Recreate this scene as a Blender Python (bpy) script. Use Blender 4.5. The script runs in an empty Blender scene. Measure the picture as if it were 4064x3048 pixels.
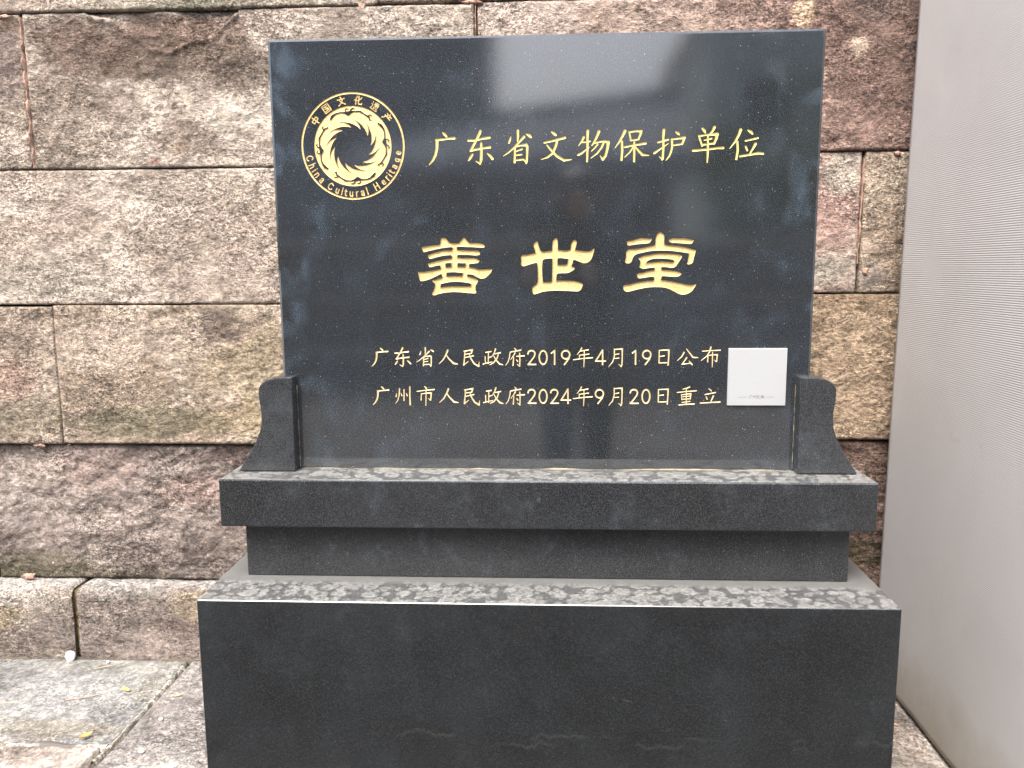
import bpy, bmesh, math, random
import numpy as np
from mathutils import Vector, Matrix
random.seed(7)
sc = bpy.context.scene
COL = sc.collection

# ------------------------------------------------------------------ camera, sky, sun, exposure
GZ = 0.714                      # height of the ledge top (foot of the tablet) above the paving
cam_d = bpy.data.cameras.new('camera'); cam = bpy.data.objects.new('camera', cam_d); COL.objects.link(cam)
def look(yaw, pitch, roll):
    cy, sy, cp, sp = math.cos(yaw), math.sin(yaw), math.cos(pitch), math.sin(pitch)
    f = Vector((-sy*cp, cy*cp, -sp)); r = Vector((cy, sy, 0)); u = r.cross(f)
    r2 = r*math.cos(roll) + u*math.sin(roll); u2 = -r*math.sin(roll) + u*math.cos(roll)
    return Matrix((( r2.x, u2.x, -f.x), (r2.y, u2.y, -f.y), (r2.z, u2.z, -f.z))).to_4x4()
cam.matrix_world = Matrix.Translation((0.01605, -1.52248, 0.38588 + GZ)) @ look(0.048742, 0.142978, -0.006743)
cam_d.sensor_width = 36.0; cam_d.lens = 3210.13/4064*36.0
cam_d.clip_start = 0.02; cam_d.clip_end = 800
cam_d.dof.use_dof = True; cam_d.dof.focus_distance = 1.53; cam_d.dof.aperture_fstop = 9.0
sc.camera = cam

SUN_EL, SUN_AZ = math.radians(58), math.radians(200)      # azimuth from +Y, clockwise seen from above
w = bpy.data.worlds.new('World'); sc.world = w; w.use_nodes = True
nt = w.node_tree; nt.nodes.clear()
sky = nt.nodes.new('ShaderNodeTexSky'); sky.sky_type = 'NISHITA'; sky.sun_disc = False
sky.sun_elevation = SUN_EL; sky.sun_rotation = SUN_AZ; sky.air_density = 1.0; sky.dust_density = 6.0; sky.ozone_density = 1.0
hs = nt.nodes.new('ShaderNodeHueSaturation'); hs.inputs['Saturation'].default_value = 0.8; hs.inputs['Value'].default_value = 1.0
bg = nt.nodes.new('ShaderNodeBackground'); bg.inputs['Strength'].default_value = 0.15
wo = nt.nodes.new('ShaderNodeOutputWorld')
nt.links.new(sky.outputs[0], hs.inputs['Color']); nt.links.new(hs.outputs[0], bg.inputs['Color']); nt.links.new(bg.outputs[0], wo.inputs['Surface'])
sun_d = bpy.data.lights.new('sun', 'SUN'); sun_d.energy = 1.5; sun_d.angle = math.radians(35); sun_d.color = (1.0, 0.965, 0.92)
sun = bpy.data.objects.new('sun', sun_d); COL.objects.link(sun)
sd = Vector((math.sin(SUN_AZ)*math.cos(SUN_EL), math.cos(SUN_AZ)*math.cos(SUN_EL), math.sin(SUN_EL)))
sun.rotation_euler = (-sd).to_track_quat('-Z', 'Y').to_euler(); sun.location = sd*20
sc.cycles.max_bounces = 5; sc.cycles.diffuse_bounces = 3; sc.cycles.glossy_bounces = 3
sc.view_settings.view_transform = 'Standard'; sc.view_settings.look = 'None'
sc.view_settings.exposure = 1.62; sc.view_settings.gamma = 1.0; sc.view_settings.use_curve_mapping = False

# ------------------------------------------------------------------ helpers
def tag(o, label=None, cat=None, group=None, kind=None):
    if label: o['label'] = label
    if cat: o['category'] = cat
    if group: o['group'] = group
    if kind: o['kind'] = kind
    return o
def empty(name, loc=(0, 0, 0)):
    o = bpy.data.objects.new(name, None); o.location = loc; o.empty_display_size = 0.1; COL.objects.link(o); return o
def mk(name, verts, faces, mat, parent=None, smooth=False, uv=None, cols=None):
    """mesh object in world coordinates; the parent's location is taken off"""
    off = parent_world(parent)
    me = bpy.data.meshes.new(name)
    v = np.asarray(verts, dtype=float).reshape(-1, 3) - np.array(off)
    me.from_pydata(v.tolist(), [], faces if isinstance(faces, list) else faces.tolist())
    if cols is not None:
        a = me.color_attributes.new('tint', 'FLOAT_COLOR', 'POINT')
        c4 = np.ones((len(v), 4)); c4[:, :cols.shape[1]] = cols
        a.data.foreach_set('color', c4.ravel())
    me.materials.append(mat)
    if smooth: me.polygons.foreach_set('use_smooth', [True]*len(me.polygons))
    me.update()
    o = bpy.data.objects.new(name, me); COL.objects.link(o)
    if parent: o.parent = parent
    return o
def parent_world(p):
    t = Vector((0, 0, 0))
    while p is not None: t = t + p.location; p = p.parent
    return t
def box(name, x0, x1, y0, y1, z0, z1, mat, parent=None, bev=0.0, seg=2):
    bm = bmesh.new(); off = parent_world(parent)
    bmesh.ops.create_cube(bm, size=1)
    for v in bm.verts:
        v.co = Vector((x0+(v.co.x+.5)*(x1-x0), y0+(v.co.y+.5)*(y1-y0), z0+(v.co.z+.5)*(z1-z0))) - off
    if bev: bmesh.ops.bevel(bm, geom=bm.edges[:], offset=bev, segments=seg, affect='EDGES', profile=0.6)
    me = bpy.data.meshes.new(name); bm.to_mesh(me); bm.free(); me.materials.append(mat)
    o = bpy.data.objects.new(name, me); COL.objects.link(o)
    if parent: o.parent = parent
    return o

# ---- value noise (numpy)
def _h(ix, iy, s):
    n = (ix.astype(np.int64)*374761393 + iy.astype(np.int64)*668265263 + s*1274126177) & 0x7fffffff
    n = (n ^ (n >> 13))*1274126177 & 0x7fffffff
    return ((n ^ (n >> 16)) & 0xffff)/65535.0
def vn(x, y, s=0):
    ix, iy = np.floor(x), np.floor(y); fx, fy = x-ix, y-iy
    fx = fx*fx*fx*(fx*(fx*6-15)+10); fy = fy*fy*fy*(fy*(fy*6-15)+10)
    a, b, c, d = _h(ix, iy, s), _h(ix+1, iy, s), _h(ix, iy+1, s), _h(ix+1, iy+1, s)
    return (a*(1-fx)+b*fx)*(1-fy) + (c*(1-fx)+d*fx)*fy
def fbm(x, y, s=0, oct=4, g=0.5):
    t = 0; a = 1; n = 0; x = np.asarray(x, float); y = np.asarray(y, float)
    for i in range(oct):
        t = t + a*vn(x*2**i + i*17.3, y*2**i - i*9.1, s+i); n += a; a *= g
    return t/n
def sstep(a, b, x): t = np.clip((x-a)/(b-a), 0, 1); return t*t*(3-2*t)

# ---- shader helper
class Mat:
    def __init__(s, name):
        s.m = bpy.data.materials.new(name); s.m.use_nodes = True; s.t = s.m.node_tree; s.t.nodes.clear()
        s.out = s.n('ShaderNodeOutputMaterial'); s.b = s.n('ShaderNodeBsdfPrincipled'); s.l(s.b.outputs[0], s.out.inputs['Surface'])
        s.co = s.n('ShaderNodeTexCoord').outputs['Object']
    def n(s, k, **kw):
        x = s.t.nodes.new(k)
        for a, v in kw.items(): setattr(x, a, v)
        return x
    def l(s, a, b): s.t.links.new(a, b)
    def set(s, **kw):
        for k, v in kw.items():
            i = s.b.inputs[k.replace('_', ' ')]
            if hasattr(v, 'links') or isinstance(v, bpy.types.NodeSocket): s.l(v, i)
            else: i.default_value = v if not isinstance(v, tuple) or len(v) == 4 else (*v, 1)
    def map(s, scale=(1, 1, 1), loc=(0, 0, 0), rot=(0, 0, 0), src=None):
        m = s.n('ShaderNodeMapping'); s.l(src or s.co, m.inputs[0])
        m.inputs['Location'].default_value = loc; m.inputs['Rotation'].default_value = rot; m.inputs['Scale'].default_value = scale
        return m.outputs[0]
    def noise(s, scale, detail=4, rough=0.5, dist=0, src=None, out=0):
        x = s.n('ShaderNodeTexNoise'); s.l(src or s.co, x.inputs['Vector'])
        x.inputs['Scale'].default_value = scale; x.inputs['Detail'].default_value = detail; x.inputs['Roughness'].default_value = rough; x.inputs['Distortion'].default_value = dist
        return x.outputs[out]
    def vor(s, scale, feature='F1', rnd=1.0, src=None, out='Distance', smooth=None):
        x = s.n('ShaderNodeTexVoronoi', feature=feature); s.l(src or s.co, x.inputs['Vector'])
        x.inputs['Scale'].default_value = scale; x.inputs['Randomness'].default_value = rnd
        return x.outputs[out]
    def ramp(s, fac, *stops, interp='LINEAR'):
        r = s.n('ShaderNodeValToRGB'); s.l(fac, r.inputs[0]); e = r.color_ramp.elements; r.color_ramp.interpolation = interp
        while len(e) > 1: e.remove(e[-1])
        for i, (p, c) in enumerate(stops):
            if i == 0: e[0].position = p; el = e[0]
            else: el = e.new(p)
            el.color = (c, c, c, 1) if not isinstance(c, tuple) else (*c, 1)
        return r.outputs[0]
    def mix(s, f, a, b, mode='MIX'):
        m = s.n('ShaderNodeMix', data_type='RGBA', blend_type=mode)
        for v, i in ((f, m.inputs[0]), (a, m.inputs[6]), (b, m.inputs[7])):
            if isinstance(v, bpy.types.NodeSocket): s.l(v, i)
            elif isinstance(v, tuple): i.default_value = (*v, 1)
            else: i.default_value = v if i == m.inputs[0] else (v, v, v, 1)
        return m.outputs[2]
    def math(s, op, a, b=0.0, c=None, clamp=False):
        m = s.n('ShaderNodeMath', operation=op, use_clamp=clamp)
        for v, i in ((a, 0), (b, 1)) + (((c, 2),) if c is not None else ()):
            if isinstance(v, bpy.types.NodeSocket): s.l(v, m.inputs[i])
            else: m.inputs[i].default_value = v
        return m.outputs[0]
    def bump(s, h, strength, dist, prev=None):
        b = s.n('ShaderNodeBump'); s.l(h, b.inputs['Height']); b.inputs['Strength'].default_value = strength; b.inputs['Distance'].default_value = dist
        if prev is not None: s.l(prev, b.inputs['Normal'])
        return b.outputs[0]
    def attr(s, name): 
        a = s.n('ShaderNodeAttribute', attribute_name=name); return a.outputs['Color']
    def sep(s, v):
        x = s.n('ShaderNodeSeparateXYZ'); s.l(v, x.inputs[0]); return x.outputs

# ------------------------------------------------------------------ materials
def stone_mat(name, bump=1.0, pits=0.6, grain_dark=0.36, fine=1.0, con=1.0):
    """rugged sedimentary stone; its own colour comes from the per-vertex tint of each block"""
    m = Mat(name)
    geo = m.n('ShaderNodeNewGeometry').outputs['Position']
    base = m.attr('tint')
    warp = m.map(scale=(1, 1, 1.45), src=geo)                      # bedding grains lie fairly flat
    dw = m.mix(0.006, warp, m.noise(70, 3, 0.6, src=geo, out=1), 'ADD')
    g1 = m.noise(85*fine, 4, 0.7, 0.25, src=warp)
    g2 = m.noise(210*fine, 2, 0.65, 0.2, src=warp)
    g3 = m.noise(22*fine, 4, 0.62, 0.5, src=warp)
    cell = m.vor(150*fine, src=dw, out='Color'); celld = m.vor(150*fine, src=dw)
    cv = m.sep(cell)[0]
    vary = m.ramp(m.noise(6.5, 2, 0.6, 0.3, src=geo), (0.40, 0.5), (0.58, 1.0))        # smoother and coarser areas
    vary2 = m.math('MULTIPLY', con, m.ramp(m.noise(4.5, 2, 0.6, 0.3, src=m.map(loc=(3, 1, 7), src=geo)), (0.40, 0.35), (0.6, 0.95)))
    col = m.mix(vary, base, m.mix(1.0, base, m.ramp(g1, (0.34, grain_dark), (0.44, 0.75), (0.53, 1.08), (0.66, 1.5)), 'MULTIPLY'))
    col = m.mix(vary2, col, m.mix(1.0, col, m.ramp(g2, (0.36, 0.4), (0.5, 1.0), (0.62, 1.5)), 'MULTIPLY'))
    col = m.mix(1.0, col, m.ramp(g3, (0.34, 0.64), (0.5, 1.0), (0.66, 1.2)), 'MULTIPLY')
    col = m.mix(vary2, col, m.mix(1.0, col, m.ramp(cv, (0.0, grain_dark+0.1), (0.3, 0.92), (0.8, 1.08), (0.94, 1.4)), 'MULTIPLY'))
    # embedded pale pebbles and reddish grains
    dv = m.noise(30, 2, 0.5, 0, src=geo, out=1)
    wv = m.mix(0.02, geo, dv, 'ADD')
    peb = m.ramp(m.vor(62, src=wv), (0.0, 1.0), (0.16, 1.0), (0.26, 0.0))
    sel = m.ramp(m.vor(62, src=wv, out='Color'), (0.0, 0.0), (0.70, 0.0), (0.74, 1.0))
    pm = m.mix(1.0, peb, sel, 'MULTIPLY')
    col = m.mix(m.math('MULTIPLY', pm, 0.75), col, (0.42, 0.32, 0.24))
    pit = m.ramp(m.vor(40, src=wv), (0.0, 1.0), (0.10, 1.0), (0.24, 0.0))
    sel2 = m.ramp(m.vor(40, src=wv, out='Color'), (0.0, 1.0), (0.16, 1.0), (0.2, 0.0))
    pt = m.math('MULTIPLY', m.mix(1.0, pit, sel2, 'MULTIPLY'), pits)
    col = m.mix(pt, col, (0.035, 0.026, 0.02))
    m.set(Base_Color=col, Roughness=0.88)
    m.b.inputs['Specular IOR Level'].default_value = 0.25
    h = m.math('ADD', m.math('MULTIPLY', g3, 1.5), m.math('MULTIPLY', m.math('MULTIPLY', g1, vary), 1.5)); h = m.math('ADD', h, m.math('MULTIPLY', cv, 0.16))
    h = m.math('ADD', h, m.math('MULTIPLY', g2, 0.35)); h = m.math('SUBTRACT', h, m.math('MULTIPLY', pt, 0.5))
    m.set(Normal=m.bump(h, 0.95*bump, 0.0080))
    return m.m
M_STONE = stone_mat('weathered_wall_stone')
M_PAVE = stone_mat('worn_paving_stone', bump=0.5, pits=0.35, grain_dark=0.55, fine=0.8, con=1.0)

def granite(name, rough=0.12, base=0.022, dust=0.25, blotch=0.5, spec=0.7, speck=1.0, coat=0.0, streak=0.0, filmcol=(0.17, 0.21, 0.25), edge=0.0, lime=False, ior=1.62):
    m = Mat(name)
    geo = m.n('ShaderNodeNewGeometry').outputs['Position']
    n1 = m.noise(560, 3, 0.8, 0, src=geo)
    n2 = m.noise(650, 2, 0.6, 0, src=geo)
    c = m.ramp(n1, (0.36, (base*0.2, base*0.25, base*0.3)), (0.48, (base*0.7, base*0.78, base*0.9)), (0.56, (base*1.8*speck, base*1.9*speck, base*2.0*speck)), (0.64, (base*5.5*speck, base*5.7*speck, base*5.6*speck)))
    sp = m.ramp(m.vor(230, src=geo), (0.0, 1.0), (0.10, 1.0), (0.18, 0.0))
    ss = m.ramp(m.vor(230, src=geo, out='Color'), (0.0, 0.0), (0.88, 0.0), (0.93, 1.0))
    c = m.mix(m.math('MULTIPLY', m.mix(1.0, sp, ss, 'MULTIPLY'), 0.7*speck), c, (0.36, 0.34, 0.30))
    # thin film of dust: broad haze, cloudy wipe marks, a few dried drops
    hz = m.noise(5.5, 5, 0.62, 0.2, src=geo)
    wp = m.noise(19, 5, 0.6, 0.35, src=m.map(scale=(1, 1, 0.8), rot=(0, 0.6, 0), src=geo))
    wipe = m.ramp(wp, (0.0, 0.0), (0.53, 0.0), (0.66, blotch), (0.8, blotch*1.5))
    fine = m.ramp(n2, (0.35, 0.45), (0.65, 1.0))
    film = m.math('MULTIPLY', m.math('ADD', m.ramp(hz, (0.34, dust*0.3), (0.66, dust)), m.math('MULTIPLY', wipe, m.ramp(hz, (0.4, 0.35), (0.6, 1.0)))), fine)
    if streak:
        dr = m.vor(26, src=m.mix(0.01, geo, m.noise(40, 2, 0.5, src=geo, out=1), 'ADD'))
        ds = m.vor(26, out='Color', src=m.mix(0.01, geo, m.noise(40, 2, 0.5, src=geo, out=1), 'ADD'))
        film = m.math('ADD', film, m.math('MULTIPLY', m.mix(1.0, m.ramp(dr, (0.0, 1.0), (0.12, 0.8), (0.17, 0.0)), m.ramp(ds, (0, 0.0), (0.87, 0.0), (0.89, 1.0)), 'MULTIPLY'), streak))
    if edge:
        p = m.sep(geo); ax = m.math('ABSOLUTE', p[0])
        em = m.n('ShaderNodeMapRange'); m.l(ax, em.inputs[0]); em.inputs[1].default_value = 0.36; em.inputs[2].default_value = 0.49
        sm = m.ramp(m.noise(16, 4, 0.55, 0.3, src=m.map(scale=(1, 1, 0.75), src=geo)), (0.5, 0.0), (0.68, 1.0))
        film = m.math('ADD', film, m.math('MULTIPLY', m.math('MULTIPLY', em.outputs[0], sm), edge))
    c = m.mix(m.math('MULTIPLY', film, 0.5), c, filmcol)
    if lime:      # faint, broken lime lines low on the face
        p = m.sep(geo); wob = m.noise(24, 4, 0.7, 0.5, src=m.map(scale=(1, 1, 0.1), src=geo))
        def line(z0, s_, lo):
            d = m.math('ABSOLUTE', m.math('SUBTRACT', m.math('ADD', p[2], m.math('MULTIPLY', wob, s_)), z0))
            a = m.ramp(m.math('MULTIPLY', d, 40.0), (0.0, 0.42), (0.08, 0.25), (0.2, 0.0))
            return m.math('MULTIPLY', a, m.ramp(m.noise(7, 3, 0.6, src=m.map(loc=(z0*9, 0, 0), scale=(1, 1, 0.2), src=geo)), (lo, 0.0), (lo+0.07, 1.0)))
        ln = m.math('ADD', line(0.292, 0.05, 0.50), line(0.272, 0.04, 0.53))
        scr = m.ramp(m.noise(13, 6, 0.75, 1.2, src=geo), (0.66, 0.0), (0.74, 0.5))
        c = m.mix(m.math('MULTIPLY', m.math('MULTIPLY', m.math('ADD', m.math('MULTIPLY', ln, 0.35), scr), 0.6), fine), c, (0.24, 0.24, 0.21))
    m.set(Base_Color=c, Roughness=m.math('ADD', m.math('MULTIPLY', film, 0.12), rough), IOR=ior)
    m.b.inputs['Specular IOR Level'].default_value = spec
    m.set(Normal=m.bump(n1, 0.03, 0.0004))
    return m.m
M_TABLET = granite('polished_black_granite', rough=0.05, base=0.0105, dust=0.30, blotch=0.34, spec=1.0, speck=1.6, filmcol=(0.078, 0.112, 0.15), edge=0.85, ior=1.68)
M_HONED = granite('honed_black_granite', rough=0.24, base=0.0095, dust=0.24, blotch=0.24, spec=0.5, speck=0.9, streak=0.35, filmcol=(0.13, 0.15, 0.175))
M_BASE = granite('matt_black_granite', rough=0.33, base=0.0085, dust=0.24, blotch=0.16, spec=0.28, streak=0.12, speck=0.8, filmcol=(0.095, 0.115, 0.13), lime=True)
M_BRACKET = granite('bracket_black_granite', rough=0.22, base=0.017, dust=0.34, blotch=0.3, spec=0.6, speck=0.8, streak=0.2, filmcol=(0.13, 0.15, 0.175))
M_EDGE = granite('polished_arris', rough=0.16, base=0.03, dust=0.5, blotch=0.4, spec=0.8)

def dusty_top(name, y_clean0, y_clean1, stretch=1.0):
    """horizontal granite face under settled dust, pocked by dried rain drops"""
    m = Mat(name)
    geo = m.n('ShaderNodeNewGeometry').outputs['Position']
    wv = m.mix(0.014, geo, m.noise(38, 3, 0.6, src=geo, out=1), 'ADD')
    wv = m.map(scale=(1, 1, 0.0), src=wv)
    e1 = m.vor(35, src=wv, rnd=0.6); k1 = m.sep(m.vor(35, src=wv, rnd=0.6, out='Color'))[0]
    v2 = m.vor(90, src=wv); k2 = m.vor(90, src=wv, out='Color')
    n = m.noise(150, 5, 0.7, 0.6, src=geo)
    big = m.math('MULTIPLY', m.ramp(e1, (0.0, 0.95), (0.22, 0.68), (0.44, 0.95), (0.50, 0.85), (0.58, 0.05)), m.ramp(k1, (0.0, 0.6), (0.3, 0.85), (1.0, 1.0)))
    wv2 = m.map(loc=(0.37, 0.21, 0), src=wv); e3 = m.vor(50, src=wv2, rnd=0.9); k3 = m.sep(m.vor(50, src=wv2, rnd=0.9, out='Color'))[0]
    big = m.math('MAXIMUM', big, m.math('MULTIPLY', m.ramp(e3, (0.0, 0.75), (0.25, 0.6), (0.36, 0.9), (0.44, 0.0)), m.ramp(k3, (0.2, 0.3), (0.4, 1.0))))
    sm = m.mix(1.0, m.ramp(v2, (0.0, 0.8), (0.26, 0.8), (0.34, 0.0)), m.ramp(k2, (0, 0.0), (0.5, 0.0), (0.55, 0.8)), 'MULTIPLY')
    spots = m.math('MAXIMUM', big, sm)
    p = m.sep(geo)
    near = m.n('ShaderNodeMapRange'); near.interpolation_type = 'SMOOTHSTEP'
    m.l(m.math('ADD', p[1], m.math('MULTIPLY', m.noise(30, 3, src=geo), 0.012)), near.inputs[0])
    near.inputs[1].default_value = y_clean0; near.inputs[2].default_value = y_clean1
    nr = near.outputs[0]
    g = m.ramp(n, (0.38, 0.22), (0.5, 0.70), (0.62, 1.0))
    film = m.math('MULTIPLY', m.math('ADD', m.math('MULTIPLY', spots, 0.74), 0.20), g)
    sheltered = m.math('ADD', 0.22, m.math('MULTIPLY', m.noise(45, 5, 0.7, src=geo), 0.26))
    film = m.mix(nr, film, sheltered)
    col = m.mix(film, (0.035, 0.038, 0.042), (0.27, 0.27, 0.255))
    m.set(Base_Color=col, Roughness=m.math('ADD', 0.35, m.math('MULTIPLY', film, 0.5)))
    return m.m
M_TOP_LEDGE = dusty_top('dusty_ledge_top', 0.20, 0.30)
M_TOP_PLINTH = dusty_top('dusty_plinth_top', -0.092, -0.066)

def gold(name, a, b, bumpy=1.0):
    m = Mat(name); geo = m.n('ShaderNodeNewGeometry').outputs['Position']
    n = m.noise(330, 3, 0.6, 0.8, src=m.map(scale=(1, 1, 1.5), rot=(0, 0.5, 0), src=geo))
    c = m.mix(m.ramp(n, (0.35, 0.0), (0.62, 1.0)), a, b)
    m.set(Base_Color=c, Roughness=0.42, Metallic=0.35)
    m.set(Normal=m.bump(n, 0.8*bumpy, 0.0016))
    return m.m
M_GOLD = gold('gold_paint_in_large_carving', (0.52, 0.35, 0.13), (0.72, 0.59, 0.30))
M_GOLD2 = gold('gold_paint_in_heading', (0.56, 0.47, 0.16), (0.66, 0.59, 0.25), 0.4)
M_GOLD3 = gold('gold_paint_in_small_lines', (0.52, 0.41, 0.21), (0.68, 0.58, 0.36), 0.4)

m = Mat('brushed_steel_plate'); geo = m.n('ShaderNodeNewGeometry').outputs['Position']
n = m.noise(60, 3, 0.6, src=m.map(scale=(1, 1, 28), src=geo))
m.set(Base_Color=m.mix(n, (0.36, 0.375, 0.385), (0.43, 0.445, 0.455)), Roughness=0.55, Metallic=0.25, Normal=m.bump(n, 0.1, 0.0004)); M_PLATE = m.m
m = Mat('grey_print'); m.set(Base_Color=(0.09, 0.09, 0.09), Roughness=0.6); M_PRINT = m.m
m = Mat('cream_sealant'); geo = m.n('ShaderNodeNewGeometry').outputs['Position']
m.set(Base_Color=m.mix(m.noise(60, 4, src=geo), (0.04, 0.035, 0.025), (0.5, 0.42, 0.27)), Roughness=0.7); M_SEAL = m.m
m = Mat('pink_lime_mortar'); geo = m.n('ShaderNodeNewGeometry').outputs['Position']
n = m.noise(90, 5, 0.65, src=geo)
m.set(Base_Color=m.mix(m.ramp(n, (0.3, 0.0), (0.6, 1.0)), (0.20, 0.12, 0.085), (0.52, 0.34, 0.265)), Roughness=0.95, Normal=m.bump(n, 0.8, 0.004)); M_MORTAR = m.m
m = Mat('dark_joint_fill'); geo = m.n('ShaderNodeNewGeometry').outputs['Position']
m.set(Base_Color=m.mix(m.ramp(m.noise(8, 4, src=geo), (0.4, 0.0), (0.7, 1.0)), (0.06, 0.05, 0.04), (0.12, 0.10, 0.06)), Roughness=0.95); M_JOINT = m.m
m = Mat('pale_grit_joint'); geo = m.n('ShaderNodeNewGeometry').outputs['Position']
n = m.noise(70, 5, 0.7, src=geo); n2 = m.noise(9, 3, 0.5, src=geo)
c = m.mix(m.ramp(n, (0.45, 0.0), (0.6, 1.0)), (0.13, 0.11, 0.08), (0.55, 0.55, 0.51)); c = m.mix(m.ramp(n2, (0.5, 0.0), (0.62, 1.0)), c, (0.12, 0.11, 0.10))
m.set(Base_Color=c, Roughness=0.95, Normal=m.bump(n, 0.7, 0.004)); M_GRIT = m.m

# ribbed, off-white plastic-faced board
m = Mat('ribbed_offwhite_board'); geo = m.n('ShaderNodeNewGeometry').outputs['Position']
p = m.sep(geo)
wave = m.math('SINE', m.math('MULTIPLY', p[2], 2*math.pi/0.0046))
cl = m.noise(5, 4, 0.6, 0.5, src=geo); fine = m.noise(140, 3, 0.6, src=geo)
c = m.mix(m.ramp(cl, (0.3, 0.0), (0.7, 1.0)), (0.405, 0.40, 0.395), (0.44, 0.434, 0.43))
low = m.n('ShaderNodeMapRange'); m.l(m.math('ADD', p[2], m.math('MULTIPLY', m.noise(14, 4, 0.6, src=geo), -0.12)), low.inputs[0]); low.inputs[1].default_value = 0.12; low.inputs[2].default_value = -0.06
c = m.mix(m.math('MULTIPLY', low.outputs[0], 0.7), c, (0.20, 0.17, 0.11))
st = m.ramp(m.noise(34, 5, 0.7, src=m.map(scale=(1, 1, 0.35), src=geo)), (0.62, 0.0), (0.72, 0.35)); c = m.mix(m.math('MULTIPLY', st, low.outputs[0]), c, (0.09, 0.08, 0.04))
sc_ = m.ramp(m.noise(7, 6, 0.72, 1.5, src=m.map(scale=(1, 1, 1.8), src=geo)), (0.64, 0.0), (0.72, 0.3)); c = m.mix(sc_, c, (0.30, 0.28, 0.26))
c = m.mix(m.ramp(wave, (0.0, 0.0), (1.0, 0.07)), c, (0.52, 0.5, 0.49))
m.set(Base_Color=c, Roughness=0.62)
b0 = m.bump(m.noise(3.0, 2, 0.5, src=m.map(scale=(1, 1, 0.5), src=geo)), 0.25, 0.014)
m.set(Normal=m.bump(m.math('ADD', wave, m.math('MULTIPLY', fine, 0.3)), 0.34, 0.0010, b0)); M_BOARD = m.m
m = Mat('board_frame_metal'); m.set(Base_Color=(0.30, 0.28, 0.24), Roughness=0.5, Metallic=0.6); M_FRAME = m.m
def plain(name, col, rough=0.8, nz=None, **kw):
    m = Mat(name); geo = m.n('ShaderNodeNewGeometry').outputs['Position']
    if nz: m.set(Base_Color=m.mix(m.noise(nz[0], 4, 0.6, src=geo), col, nz[1]), Roughness=rough)
    else: m.set(Base_Color=col, Roughness=rough)
    return m.m

# ------------------------------------------------------------------ ground and paving
X_, Y_ = (-60, 60), (-60, 30)
m = Mat('courtyard_ground'); geo = m.n('ShaderNodeNewGeometry').outputs['Position']
m.set(Base_Color=m.mix(m.noise(3, 5, 0.6, src=geo), (0.22, 0.20, 0.18), (0.36, 0.33, 0.30)), Roughness=0.9); M_GROUND = m.m
gnd = mk('ground', [(-300, -300, -0.03), (300, -300, -0.03), (300, 300, -0.03), (-300, 300, -0.03)], [(0, 1, 2, 3)], M_GROUND)
tag(gnd, kind='structure')

def mixc(a, b, t): return a*(1-t[:, None]) + b*t[:, None]
def tints(x, z, colA, colB, s, blobs=(), sc_=6.0):
    n = fbm(x*sc_, z*sc_*1.3, s, 5, 0.6); t = sstep(0.42, 0.60, n)
    c = mixc(np.array(colA)[None, :]*np.ones((len(x), 1)), np.array(colB)[None, :]*np.ones((len(x), 1)), t)
    c *= (0.86 + 0.28*fbm(x*31, z*36, s+5, 3))[:, None]
    for i, (bx, bz, rx, rz, bc, st) in enumerate(blobs):
        wob = 0.9*(fbm(x*9+i, z*11, s+11+i, 5, 0.65)-0.5)
        d = np.sqrt(((x-bx)/rx)**2 + ((z-bz)/rz)**2) + wob*1.4
        c = mixc(c, np.array(bc)[None, :]*np.ones((len(x), 1)), st*(1-sstep(0.55, 1.15, d)))
    g_ = c.mean(axis=1, keepdims=True); c = g_ + (c-g_)*0.84
    return c*np.array([[0.86, 0.845, 0.835]])

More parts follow.
